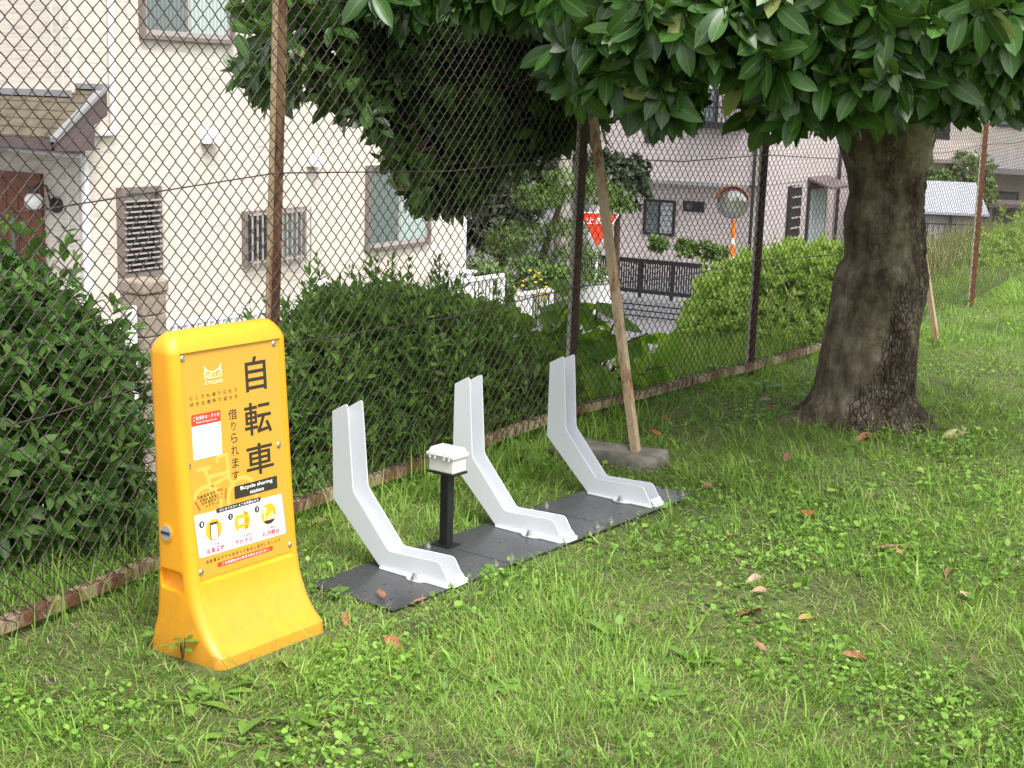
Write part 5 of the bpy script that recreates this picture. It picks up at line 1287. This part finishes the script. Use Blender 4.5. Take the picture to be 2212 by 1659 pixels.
shrub('azalea_shrub', [blob(60, 830, 4.95, .42, .40, .40), blob(165, 790, 5.0, .26, .25, .20), blob(0, 620, 4.95, .16, .2, .20), blob(100, 700, 5.0, .20, .2, .13), blob(215, 960, 4.9, .17, .25, .30), blob(100, 1080, 4.85, .45, .35, .36), blob(-120, 790, 4.8, .35, .4, .5), blob(-100, 1000, 4.7, .45, .35, .5)],
      1150, 7, .068, sm1, smb, (M['bush_leaf'], M['bush_leaf_o']), 'broad leaved shrub behind the fence to the side of the yellow sign', 3.62, 300, 24, .6, up=.8, group=None)
shrub('azalea_shrub', [blob(830, 790, 6.35, .52, .50, .34), blob(700, 830, 5.95, .36, .40, .34), blob(960, 800, 6.6, .48, .5, .36), blob(1075, 880, 6.8, .38, .42, .30), blob(660, 960, 5.8, .35, .35, .4), blob(820, 960, 6.2, .5, .42, .4), blob(960, 960, 6.5, .5, .45, .4), blob(1130, 920, 6.95, .42, .4, .32), blob(740, 690, 6.25, .20, .20, .16), blob(860, 670, 6.5, .28, .25, .15), blob(940, 690, 6.6, .18, .22, .12), blob(680, 720, 6.1, .16, .18, .14)],
      2800, 8, .064, nr1, nrb, (M['azalea_leaf'], M['azalea_leaf_o']), 'rounded dark azalea shrub behind the fence and the white racks', 3.86, 300, 22, .5, up=.75, spread=(.45, 1.05), core=4200, sprig=.2)
e_ = shrub('hedge_shrub', [blob(1650, 660, 10.2, .46, .55, .36), blob(1735, 640, 10.3, .48, .55, .38), blob(1580, 715, 9.8, .36, .5, .28), blob(1810, 650, 10.4, .46, .5, .40), blob(1540, 750, 9.5, .22, .3, .20), blob(1680, 735, 9.9, .5, .5, .28), blob(1800, 730, 10.2, .5, .5, .36)],
      6500, 6, .062, sm1, nr1, (M['hedge_leaf'], M['hedge_leaf']), 'bright yellow green shrub behind the fence just before the trunk', 3.9, 0, 20, .28, .9, (.3, .9), .0, core=3500, sprig=.03)
shrub('hedge_shrub', [blob(2110, 630, 15, .45, .5, .40), blob(2190, 585, 15.5, .55, .6, .45), blob(2270, 545, 16, .65, .7, .6), blob(2030, 655, 14.2, .24, .4, .18), blob(2150, 660, 14.6, .5, .5, .28), blob(2240, 625, 15, .6, .6, .4)],
      2200, 6, .075, nr1 + sm1, nr1, (M['hedge_leaf'], M['hedge_leaf']), 'light green shrub behind the fence near the red rusty post', 4.0, 0, 20, .4, .8, (.3, .9), .0)
# large-leaved sapling
rt = UV(6.35, 4.18, -.1)
sp = empty('sapling', rt, 0, 'large leaved bright green sapling behind the fence by the leaning brace', 'plant'); sync()
rndl = [leaf_tpl(.80, 5, .05, .12, .72), leaf_tpl(.74, 5, .10, .22, .70), leaf_tpl(.86, 5, .03, .08, .75)]
lv = Leaves()
tips = [(1330, 690, 7.6), (1290, 650, 7.7), (1400, 720, 7.8), (1250, 720, 7.4), (1440, 790, 7.9), (1300, 780, 7.4), (1390, 810, 7.7), (1460, 850, 8.0), (1270, 860, 7.3), (1350, 870, 7.5), (1215, 640, 7.4), (1210, 760, 7.3), (1190, 700, 7.25), (1420, 870, 7.8)]
mb = MB()
for x, y, Y in tips:
    t = AT(x, y, Y); mb.tube([np.zeros(3), (t - rt) * .5 + np.array([0, 0, .1]) + RNG.normal(0, .03, 3), t - rt], [.012, .008, .004], 6, cap=False)
mb.build('stem', M['twig'], sp, fix=False, kind='stuff')
TP = np.array([AT(*t) for t in tips])
lv.rosettes(TP, nrm(TP - rt) + RNG.normal(0, .3, TP.shape), 7, .21, (1.0, 1.6), .45, .1, .35); lv.done()
_, tv_ = toUV(lv.p + lv.R[:, :, 1] * lv.s[:, None]); lv.keep(tv_ > 3.92)
lv.singles(np.arange(len(lv.p)), rndl, 'leaf', M['broad_leaf'], sp)
# round-leaved creeper over the azalea
rt = UV(5.55, 4.25, -.1)
vn = empty('creeper', rt, 0, 'round leaved creeper climbing over the far side of the azalea shrub', 'plant'); sync()
cb = [blob(1090, 705, 7.05, .20, .15, .10), blob(1150, 745, 7.15, .22, .18, .14), blob(1180, 810, 7.2, .2, .15, .20), blob(1010, 660, 6.9, .18, .15, .06), blob(1060, 680, 7.0, .15, .12, .06), blob(1120, 800, 7.05, .2, .15, .2)]
P, D = blob_pts(cb, 140, .7); lv = Leaves(); lv.rosettes(P, D * .6 + np.array([0, -.3, .6]), 2, .085, (.5, 1.3), .3, .03, .4); lv.done()
_, tv_ = toUV(lv.p); lv.keep(tv_ > 3.95)
lv.singles(np.arange(len(lv.p)), [leaf_tpl(.95, 4, .04, .06, .62), leaf_tpl(.88, 4, .08, .14, .66)], 'leaf', M['broad_leaf'], vn)
mb = MB()
for k in range(14):
    i = RNG.integers(len(P)); mb.tube([np.array([0, 0, 0]), (P[i] - rt) * .5 + RNG.normal(0, .04, 3), P[i] - rt], [.005, .004, .002], 4, cap=False)
mb.build('stem', M['twig'], vn, fix=False, kind='stuff')

# ================================================================== LAWN
def blades(P, H, W, lean_d, lean_a, cols, curve=.5):
    """tapering bent blades; P base points, H length, W width, lean direction angle and amount."""
    n_ = len(P); dx = np.stack([np.cos(lean_d), np.sin(lean_d), np.zeros(n_)], 1); side = np.stack([-np.sin(lean_d), np.cos(lean_d), np.zeros(n_)], 1)
    tw = RNG.uniform(-.9, .9, n_); side = side * np.cos(tw)[:, None] + dx * np.sin(tw)[:, None]
    V_ = np.empty((n_, 5, 3))
    pos = P.copy(); a = lean_a.copy(); seg = H / 2
    for k in range(2):
        wk = W * (1, .85)[k]
        V_[:, 2 * k] = pos - side * wk[:, None] / 2; V_[:, 2 * k + 1] = pos + side * wk[:, None] / 2
        st = np.sin(a)[:, None] * dx; st[:, 2] = np.cos(a); pos = pos + st * seg[:, None]
        a = a + curve * 1.5 * RNG.uniform(.2, 1.0, n_)
    V_[:, 4] = pos
    T_ = np.array([(0, 1, 3), (0, 3, 2), (2, 3, 4)])
    F = (T_[None] + (np.arange(n_) * 5)[:, None, None]).reshape(-1, 3)
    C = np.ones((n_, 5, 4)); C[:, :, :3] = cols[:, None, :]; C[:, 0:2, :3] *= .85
    return V_.reshape(-1, 3), F, C.reshape(-1, 4)
def ground_pts(n_, r0=2.7, r1=17., az=.56, pw=1.0):
    r = np.exp(RNG.uniform(math.log(r0), math.log(r1), n_)); a = RNG.uniform(-az, az, n_)
    return np.stack([r * np.sin(a), r * np.cos(a), np.zeros(n_)], 1), r
TRK = TB[:2]
def free(P, pad=0.0, vmax=4.25):
    u, v_ = toUV(P)
    bad = (u > 3.262 - pad) & (u < 5.085 + pad) & (v_ > 2.775 - pad) & (v_ < 3.15 + pad)
    bad |= (u > 2.57) & (u < 3.02) & (v_ > 2.80) & (v_ < 3.19)
    bad |= np.hypot(P[:, 0] - TRK[0], P[:, 1] - TRK[1]) < .27
    bu, bv = toUV(np.array(bfoot)); bad |= (abs(u - bu) < .12) & (v_ > bv - .13) & (v_ < bv + .42)
    lim = vmax + .16 * np.clip(u - 8, 0, 40)
    return ~bad & (v_ < lim), u, v_
def onground(P):
    u, v_ = toUV(P); P[:, 2] = hgt(u, v_) - .004; return P
def palette(n_, k, stops):
    t = np.clip(k + RNG.normal(0, .22, n_), 0, 1); xs = [s_[0] for s_ in stops]
    return np.stack([np.interp(t, xs, [s_[1][c] for s_ in stops]) for c in range(3)], 1) * RNG.uniform(.75, 1.25, (n_, 1))
GREEN = [(0, (.105, .200, .034)), (.35, (.195, .345, .058)), (.7, (.28, .45, .085)), (1, (.36, .50, .13))]
parts_v = []; parts_f = []; parts_c = []; o_ = 0
def addb(vfc):
    global o_
    parts_v.append(vfc[0]); parts_f.append(vfc[1] + o_); parts_c.append(vfc[2]); o_ += len(vfc[0])
# short turf
P, r = ground_pts(470000); ok, u, v_ = free(P); 
dn = fbm(P[:, 0] * 2.2 + 50, P[:, 1] * 2.2 + 50, 4); near_t = np.exp(-(np.hypot(P[:, 0] - TRK[0], P[:, 1] - TRK[1]) / 1.1) ** 2)
shade_t = np.clip((v_ - 1.9) / 1.2, 0, 1) * np.clip((u - 4.3) / 1.5, 0, 1) * np.clip((9.5 - u) / 2, 0, 1)
ok &= RNG.random(len(P)) < np.clip(1.0 + 2.2 * (dn - .45) - .45 * near_t - .12 * shade_t, .18, 1)
P = onground(P[ok]); r = r[ok]; dn = dn[ok]; u = u[ok]; v_ = v_[ok]; nb_ = len(P); sc = (r / 4.0) ** .45
tall = fbm(P[:, 0] * 1.3 + 9, P[:, 1] * 1.3 + 70, 3)
edge = np.clip((v_ - 3.35) / .4, 0, 1) * np.clip((u - 2) / 1., 0, 1)
H = sc * RNG.gamma(4.0, .0080, nb_) * (.7 + 1.1 * np.clip(tall * 2 - .5, 0, 1)) * (1 + .35 * edge) * np.where((v_ > 2.55) & (v_ < 2.80) & (u > 3.0) & (u < 5.2), .55, 1) * np.where((u > 2.95) & (u < 3.3) & (v_ > 2.6) & (v_ < 3.25), .55, 1); Wd = sc * RNG.uniform(.0018, .0044, nb_)
flow = fbm(P[:, 0] * .9 + 5, P[:, 1] * .9 + 25, 3) * 12
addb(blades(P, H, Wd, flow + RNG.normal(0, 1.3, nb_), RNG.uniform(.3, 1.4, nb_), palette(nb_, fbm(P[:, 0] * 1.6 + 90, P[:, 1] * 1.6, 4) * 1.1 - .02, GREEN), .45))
# longer, broader blades in tufts
tc, rt_ = ground_pts(2300); ok, u, v_ = free(tc, .10); tc = tc[ok]; k = 11
P = np.repeat(tc, k, 0) + RNG.normal(0, .018, (len(tc) * k, 3)) * np.array([1, 1, 0]); P = onground(P); nb_ = len(P)
ok, u, v_ = free(P); P = P[ok]; nb_ = len(P)
sz = np.repeat(RNG.uniform(.4, 1.1, len(tc)), k)[ok]; sc = (np.hypot(P[:, 0], P[:, 1]) / 4) ** .3
u, v_ = toUV(P); edge = np.clip((v_ - 3.3) / .4, 0, 1)
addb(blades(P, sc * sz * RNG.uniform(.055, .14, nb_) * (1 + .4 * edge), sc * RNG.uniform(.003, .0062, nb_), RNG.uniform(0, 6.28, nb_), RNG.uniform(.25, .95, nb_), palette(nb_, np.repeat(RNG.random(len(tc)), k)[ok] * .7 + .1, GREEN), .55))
# tall weeds behind and under the fence
def tallgrass(n_, u0, u1, v0, v1, h0, h1, cols, w=(.003, .006)):
    uu = RNG.uniform(u0, u1, n_); vv_ = RNG.uniform(v0, v1, n_) + .16 * np.clip(uu - 8, 0, 40); P = U[None] * uu[:, None] + V[None] * vv_[:, None]; P[:, 2] = hgt(uu, vv_)
    ok, _, _ = free(P, 0, 9); P = P[ok]; n2 = len(P)
    addb(blades(P, RNG.uniform(h0, h1, n2), RNG.uniform(*w, n2), RNG.uniform(0, 6.28, n2), RNG.uniform(.02, .5, n2), palette(n2, RNG.random(n2), cols), .38))
tallgrass(1000, 2.0, 6.2, 3.45, 3.98, .08, .24, GREEN)
tallgrass(5200, 6.8, 11, 3.9, 4.5, .05, .20, GREEN)
tallgrass(6000, 10.0, 19, 3.9, 4.9, .08, .30, [(0, (.08, .13, .03)), (.5, (.17, .22, .07)), (.8, (.30, .30, .13)), (1, (.42, .38, .2))], (.004, .010))
tallgrass(220, 8.5, 15, 3.9, 4.6, .3, .75, [(0, (.35, .32, .18)), (1, (.5, .44, .27))], (.004, .007))
np_mesh('grass', np.concatenate(parts_v), np.concatenate(parts_f), M['grass'], attrs={'col': ('FLOAT_COLOR', np.concatenate(parts_c))}, kind='stuff', label='uneven green lawn grass')
# dry thatch lying between the blades
parts_v = []; parts_f = []; parts_c = []; o_ = 0
P, r = ground_pts(42000, 2.7, 10); ok, u, v_ = free(P, 0, 3.7); dn = fbm(P[:, 0] * 2.2 + 50, P[:, 1] * 2.2 + 50, 4)
ok &= RNG.random(len(P)) < np.clip(.9 - 1.6 * (dn - .35), .1, 1); P = onground(P[ok]); P[:, 2] += RNG.uniform(.004, .022, len(P)); nb_ = len(P); sc = (r[ok] / 4) ** .4
addb(blades(P, sc * RNG.uniform(.03, .09, nb_), sc * RNG.uniform(.0012, .0028, nb_), RNG.uniform(0, 6.28, nb_), RNG.uniform(1.1, 1.6, nb_), palette(nb_, RNG.random(nb_), [(0, (.11, .08, .04)), (.5, (.23, .18, .085)), (1, (.42, .37, .2))]), .12))
np_mesh('dry_thatch', np.concatenate(parts_v), np.concatenate(parts_f), M['thatch'], attrs={'col': ('FLOAT_COLOR', np.concatenate(parts_c))}, kind='stuff')
# small-leaved weeds (clover, chickweed, wood sorrel) in patches
P, r = ground_pts(120000, 2.7, 13); ok, u, v_ = free(P, -.015, 4.2); pn_ = fbm(P[:, 0] * 2.6 + 150, P[:, 1] * 2.6 + 33, 4)
ok &= RNG.random(len(P)) < np.clip((pn_ - .40) * 5, .05, 1); P = onground(P[ok]); r = r[ok]; n_ = len(P)
P[:, 2] += RNG.uniform(.008, .045, n_); d = nrm(np.stack([RNG.normal(0, 1, n_), RNG.normal(0, 1, n_), RNG.normal(.1, .45, n_)], 1)); upn = nrm(np.stack([RNG.normal(0, .35, n_), RNG.normal(0, .35, n_), np.ones(n_)], 1))
Rm = frames(d, upn); sz = (r / 4) ** .35 * RNG.gamma(5, .0030, n_); tv0_, tf0_, ta0_ = leaf_tpl(.72, 2, .06, .12, .75)
VV = np.einsum('nij,vj->nvi', Rm, tv0_) * sz[:, None, None] + P[:, None, :]; k = len(tv0_)
cc = palette(n_, np.clip(pn_[ok] * 1.4 - .25, 0, 1), [(0, (.09, .19, .028)), (.5, (.16, .31, .045)), (1, (.25, .42, .07))]); CC = np.ones((n_, k, 4)); CC[:, :, :3] = cc[:, None]
np_mesh('clover', VV.reshape(-1, 3), (tf0_[None] + (np.arange(n_) * k)[:, None, None]).reshape(-1, 3), M['weed'], attrs={'col': ('FLOAT_COLOR', CC.reshape(-1, 4))}, kind='stuff', label='small leaved weeds in the lawn')

# broad-leaved weeds
M['rosette'] = leafmat('rosette_leaf', dark=(.085, .18, .03), light=(.17, .32, .05), rib=(.24, .38, .10), rough=.5, trans=.3, riba=.06, perobj=True)
def weed(x, y, n_, L, wd_, label, name='rosette_weed', flat_=1.15, stem=0.0):
    p = GP(x, y); u, v_ = toUV(p); p[2] = float(hgt(u, v_))
    e = empty(name, p, RNG.uniform(0, 6), label, 'weed', 'broad leaved weeds in the lawn'); e.rotation_euler = (0, 0, 0); sync()
    lv = Leaves()
    for k in range(n_):
        a = k * 2.4 + RNG.uniform(-.3, .3); el = RNG.uniform(.15, .55); d = np.array([[math.cos(a) * math.cos(el), math.sin(a) * math.cos(el), math.sin(el)]])
        lv.p.append(p[None] + d * .008 + np.array([[0, 0, .004 + stem * RNG.uniform(.5, 1)]])); lv.R.append(frames(d, np.array([[0, 0, 1.]]) + RNG.normal(0, .15, (1, 3)))); lv.s.append(np.array([L * RNG.uniform(.6, 1.15)]))
    lv.done(); lv.singles(np.arange(n_), [leaf_tpl(wd_, 5, .06, .25, 1.2, 0, .01), leaf_tpl(wd_ * .9, 5, .10, .35, 1.15, .1)], 'leaf', M['rosette'], e)
    if stem:
        mb = MB()
        for q_ in lv.p: mb.tube([(0, 0, 0), q_ - p], .0012, 4, cap=False)
        mb.build('stem', M['twig'], e, fix=False, kind='stuff')
weed(468, 1512, 8, .10, .34, 'broad leaved weed rosette in front of the near corner of the yellow sign')
weed(415, 1530, 7, .10, .34, 'light green weed rosette left of the near corner of the yellow sign')
weed(560, 1490, 6, .06, .5, 'small round leaved weed at the front foot of the yellow sign')
weed(520, 1600, 7, .09, .34, 'weed rosette lowest in the picture below the yellow sign')
weed(640, 1570, 7, .08, .45, 'weed with paddle leaves between the yellow sign and the photo edge')
weed(1072, 1245, 6, .07, .45, 'weed growing at the front edge of the middle base plate')
weed(730, 1290, 8, .05, .8, 'leafy weed between the yellow sign and the first base plate')
weed(1310, 1375, 7, .09, .4, 'broad leaved weed in the open lawn in front of the racks')
weed(1490, 1430, 7, .09, .42, 'broad leaved weed in the open lawn toward the camera')
weed(1080, 1480, 8, .07, .5, 'scalloped weed in the middle of the near lawn')
weed(1400, 1510, 7, .09, .42, 'pale leaved weed near the bottom edge of the lawn')
weed(1125, 1010, 9, .09, .40, 'tall green weed between the second and third racks', stem=.10)
weed(1075, 1105, 9, .045, .85, 'round leaved weed behind the second rack foot', stem=.06)
weed(1650, 850, 5, .09, .55, 'light green seedling under the bottom rail before the trunk', stem=.05)
weed(1560, 815, 5, .10, .6, 'broad seedling beside the fence post near the trunk', stem=.06)
weed(395, 1440, 9, .042, .62, 'small oval leaved seedling against the side of the yellow sign', 'seedling', stem=.07)
weed(335, 1400, 7, .04, .62, 'oval leaved seedling at the rear corner of the yellow sign', 'seedling', stem=.05)

# fallen leaves
FLV = [(1665, 885, (.22, .03, .02), .085, 'dark red fallen leaf beside the tree roots'), (1652, 868, (.55, .36, .32), .06, 'pale pink fallen leaf touching the dark red one by the roots'),
 (1436, 911, (.50, .13, .09), .08, 'pink red fallen leaf standing up right of the brace'), (1416, 944, (.42, .10, .05), .08, 'orange red fallen leaf just above the concrete block'), (1360, 956, (.20, .04, .03), .08, 'dark red fallen leaf behind the concrete block'),
 (1868, 948, (.45, .19, .11), .15, 'large salmon fallen leaf in front of the trunk'), (1905, 955, (.48, .27, .17), .11, 'long tan fallen leaf beside the large salmon leaf'), (1985, 938, (.22, .10, .06), .10, 'brown curled leaf at the foot of the trunk'), (2058, 947, (.52, .46, .20), .13, 'pale yellow fallen leaf to the far side of the trunk'), (2082, 932, (.58, .50, .30), .07, 'small cream leaf above the pale yellow one'),
 (2147, 882, (.55, .33, .30), .08, 'pinkish white leaf on the lawn past the trunk'), (2205, 1071, (.55, .10, .08), .10, 'red and pink leaf at the very edge of the lawn'), (1745, 1118, (.50, .15, .04), .13, 'orange fallen leaf in mid lawn'), (1945, 1106, (.48, .33, .18), .12, 'tan narrow leaf right of the orange leaf'),
 (1947, 1192, (.55, .38, .16), .11, 'large tan yellow leaf next to a weed'), (1915, 1196, (.45, .25, .16), .10, 'salmon tan leaf under the tan yellow leaf'), (1574, 1166, (.35, .16, .09), .075, 'small brown upright leaf past the end plate'), (1630, 1258, (.50, .36, .25), .085, 'beige fallen leaf upper of a pair in mid lawn'), (1640, 1285, (.46, .29, .18), .07, 'beige brown leaf lower of a pair in mid lawn'),
 (1622, 1328, (.52, .18, .10), .11, 'long orange red leaf leaning in the near lawn'), (1740, 1342, (.50, .25, .07), .065, 'small orange leaf in the near lawn'), (1846, 1424, (.42, .18, .07), .075, 'rust brown curled leaf in the near lawn'), (1640, 1410, (.35, .17, .10), .06, 'dull brown leaf in the near lawn'), (850, 1405, (.60, .17, .12), .085, 'pinkish red leaf in front of the first base plate'),
 (748, 1347, (.40, .16, .07), .08, 'rust coloured curled leaf between the sign and the base plate'), (615, 1462, (.33, .06, .03), .06, 'dark red leaf in front of the yellow sign'), (1062, 1438, (.40, .22, .10), .055, 'light brown leaf in the middle of the near lawn'), (906, 1312, (.50, .20, .10), .055, 'orange leaf against the edge of the first base plate'),
 (822, 1300, (.30, .14, .08), .07, 'brown leaf tucked under the first base plate corner'), (984, 1052, (.40, .05, .03), .055, 'bright red leaf behind the black box post'), (692, 1137, (.40, .24, .15), .085, 'tan leaf on the grass below the bottom rail'), (1528, 1062, (.34, .17, .09), .075, 'brown leaf above the tip of the end plate'), (1275, 1172, (.42, .48, .14), .09, 'yellow green leaf at the edge of the middle base plate'),
 (1515, 945, (.30, .13, .08), .09, 'brown leaf in the shade between block and trunk'), (1700, 1000, (.26, .12, .08), .09, 'brown leaf in the tree shade in front of the trunk'), (2085, 1300, (.50, .37, .20), .10, 'straw coloured leaf far right in the near lawn'), (1880, 1085, (.32, .17, .10), .08, 'dull brown leaf beyond the tan narrow leaf'), (2010, 1140, (.36, .2, .12), .08, 'reddish brown leaf in the right half of the lawn'), (2050, 1240, (.30, .15, .09), .09, 'dark brown leaf lying in the right of the lawn'), (1230, 905, (.32, .13, .09), .08, 'reddish leaf under the bottom rail behind the third rack')]
lfm = {}
for x, y, c, L, lb in FLV:
    p = GP(x, y); u, v_ = toUV(p); p[2] = float(hgt(u, v_)) + .020
    tv_, tf_, ta_ = leaf_tpl(.40, 5, .18, RNG.uniform(-.3, .35), .85, RNG.uniform(-.6, .6), .015)
    a = RNG.uniform(0, 6.28); d = np.array([[math.cos(a), math.sin(a), RNG.uniform(-.1, .45)]]); Rm = frames(d, np.array([[RNG.normal(0, .35), -.35 + RNG.normal(0, .3), 1.]]))[0]
    c = tuple(q * .8 for q in c)
    m_, n, b = newmat('dry_leaf'); vec = coords(n)
    n.links.new(ramp(n, noise(n, vec, 2.5, 5), [(.3, tuple(q * .6 for q in c)), (.55, c), (.75, tuple(min(1, q * 1.5 + .03) for q in c))]), b.inputs['Base Color']); b.inputs['Roughness'].default_value = .6
    mb = MB().add([tuple(q) for q in tv_], [tuple(int(w) for w in q) for q in tf_], True); mb.tube([(0, -.18, .02), (0, 0, 0)], .012, 5)
    o = mb.build('fallen_leaf', m_, None, fix=False, label=lb, cat='leaf', group='fallen leaves on the lawn')
    m4 = np.eye(4); m4[:3, :3] = Rm * L; m4[:3, 3] = p - Rm[:, 1] * L * .5; o.matrix_world = Matrix(m4.tolist())
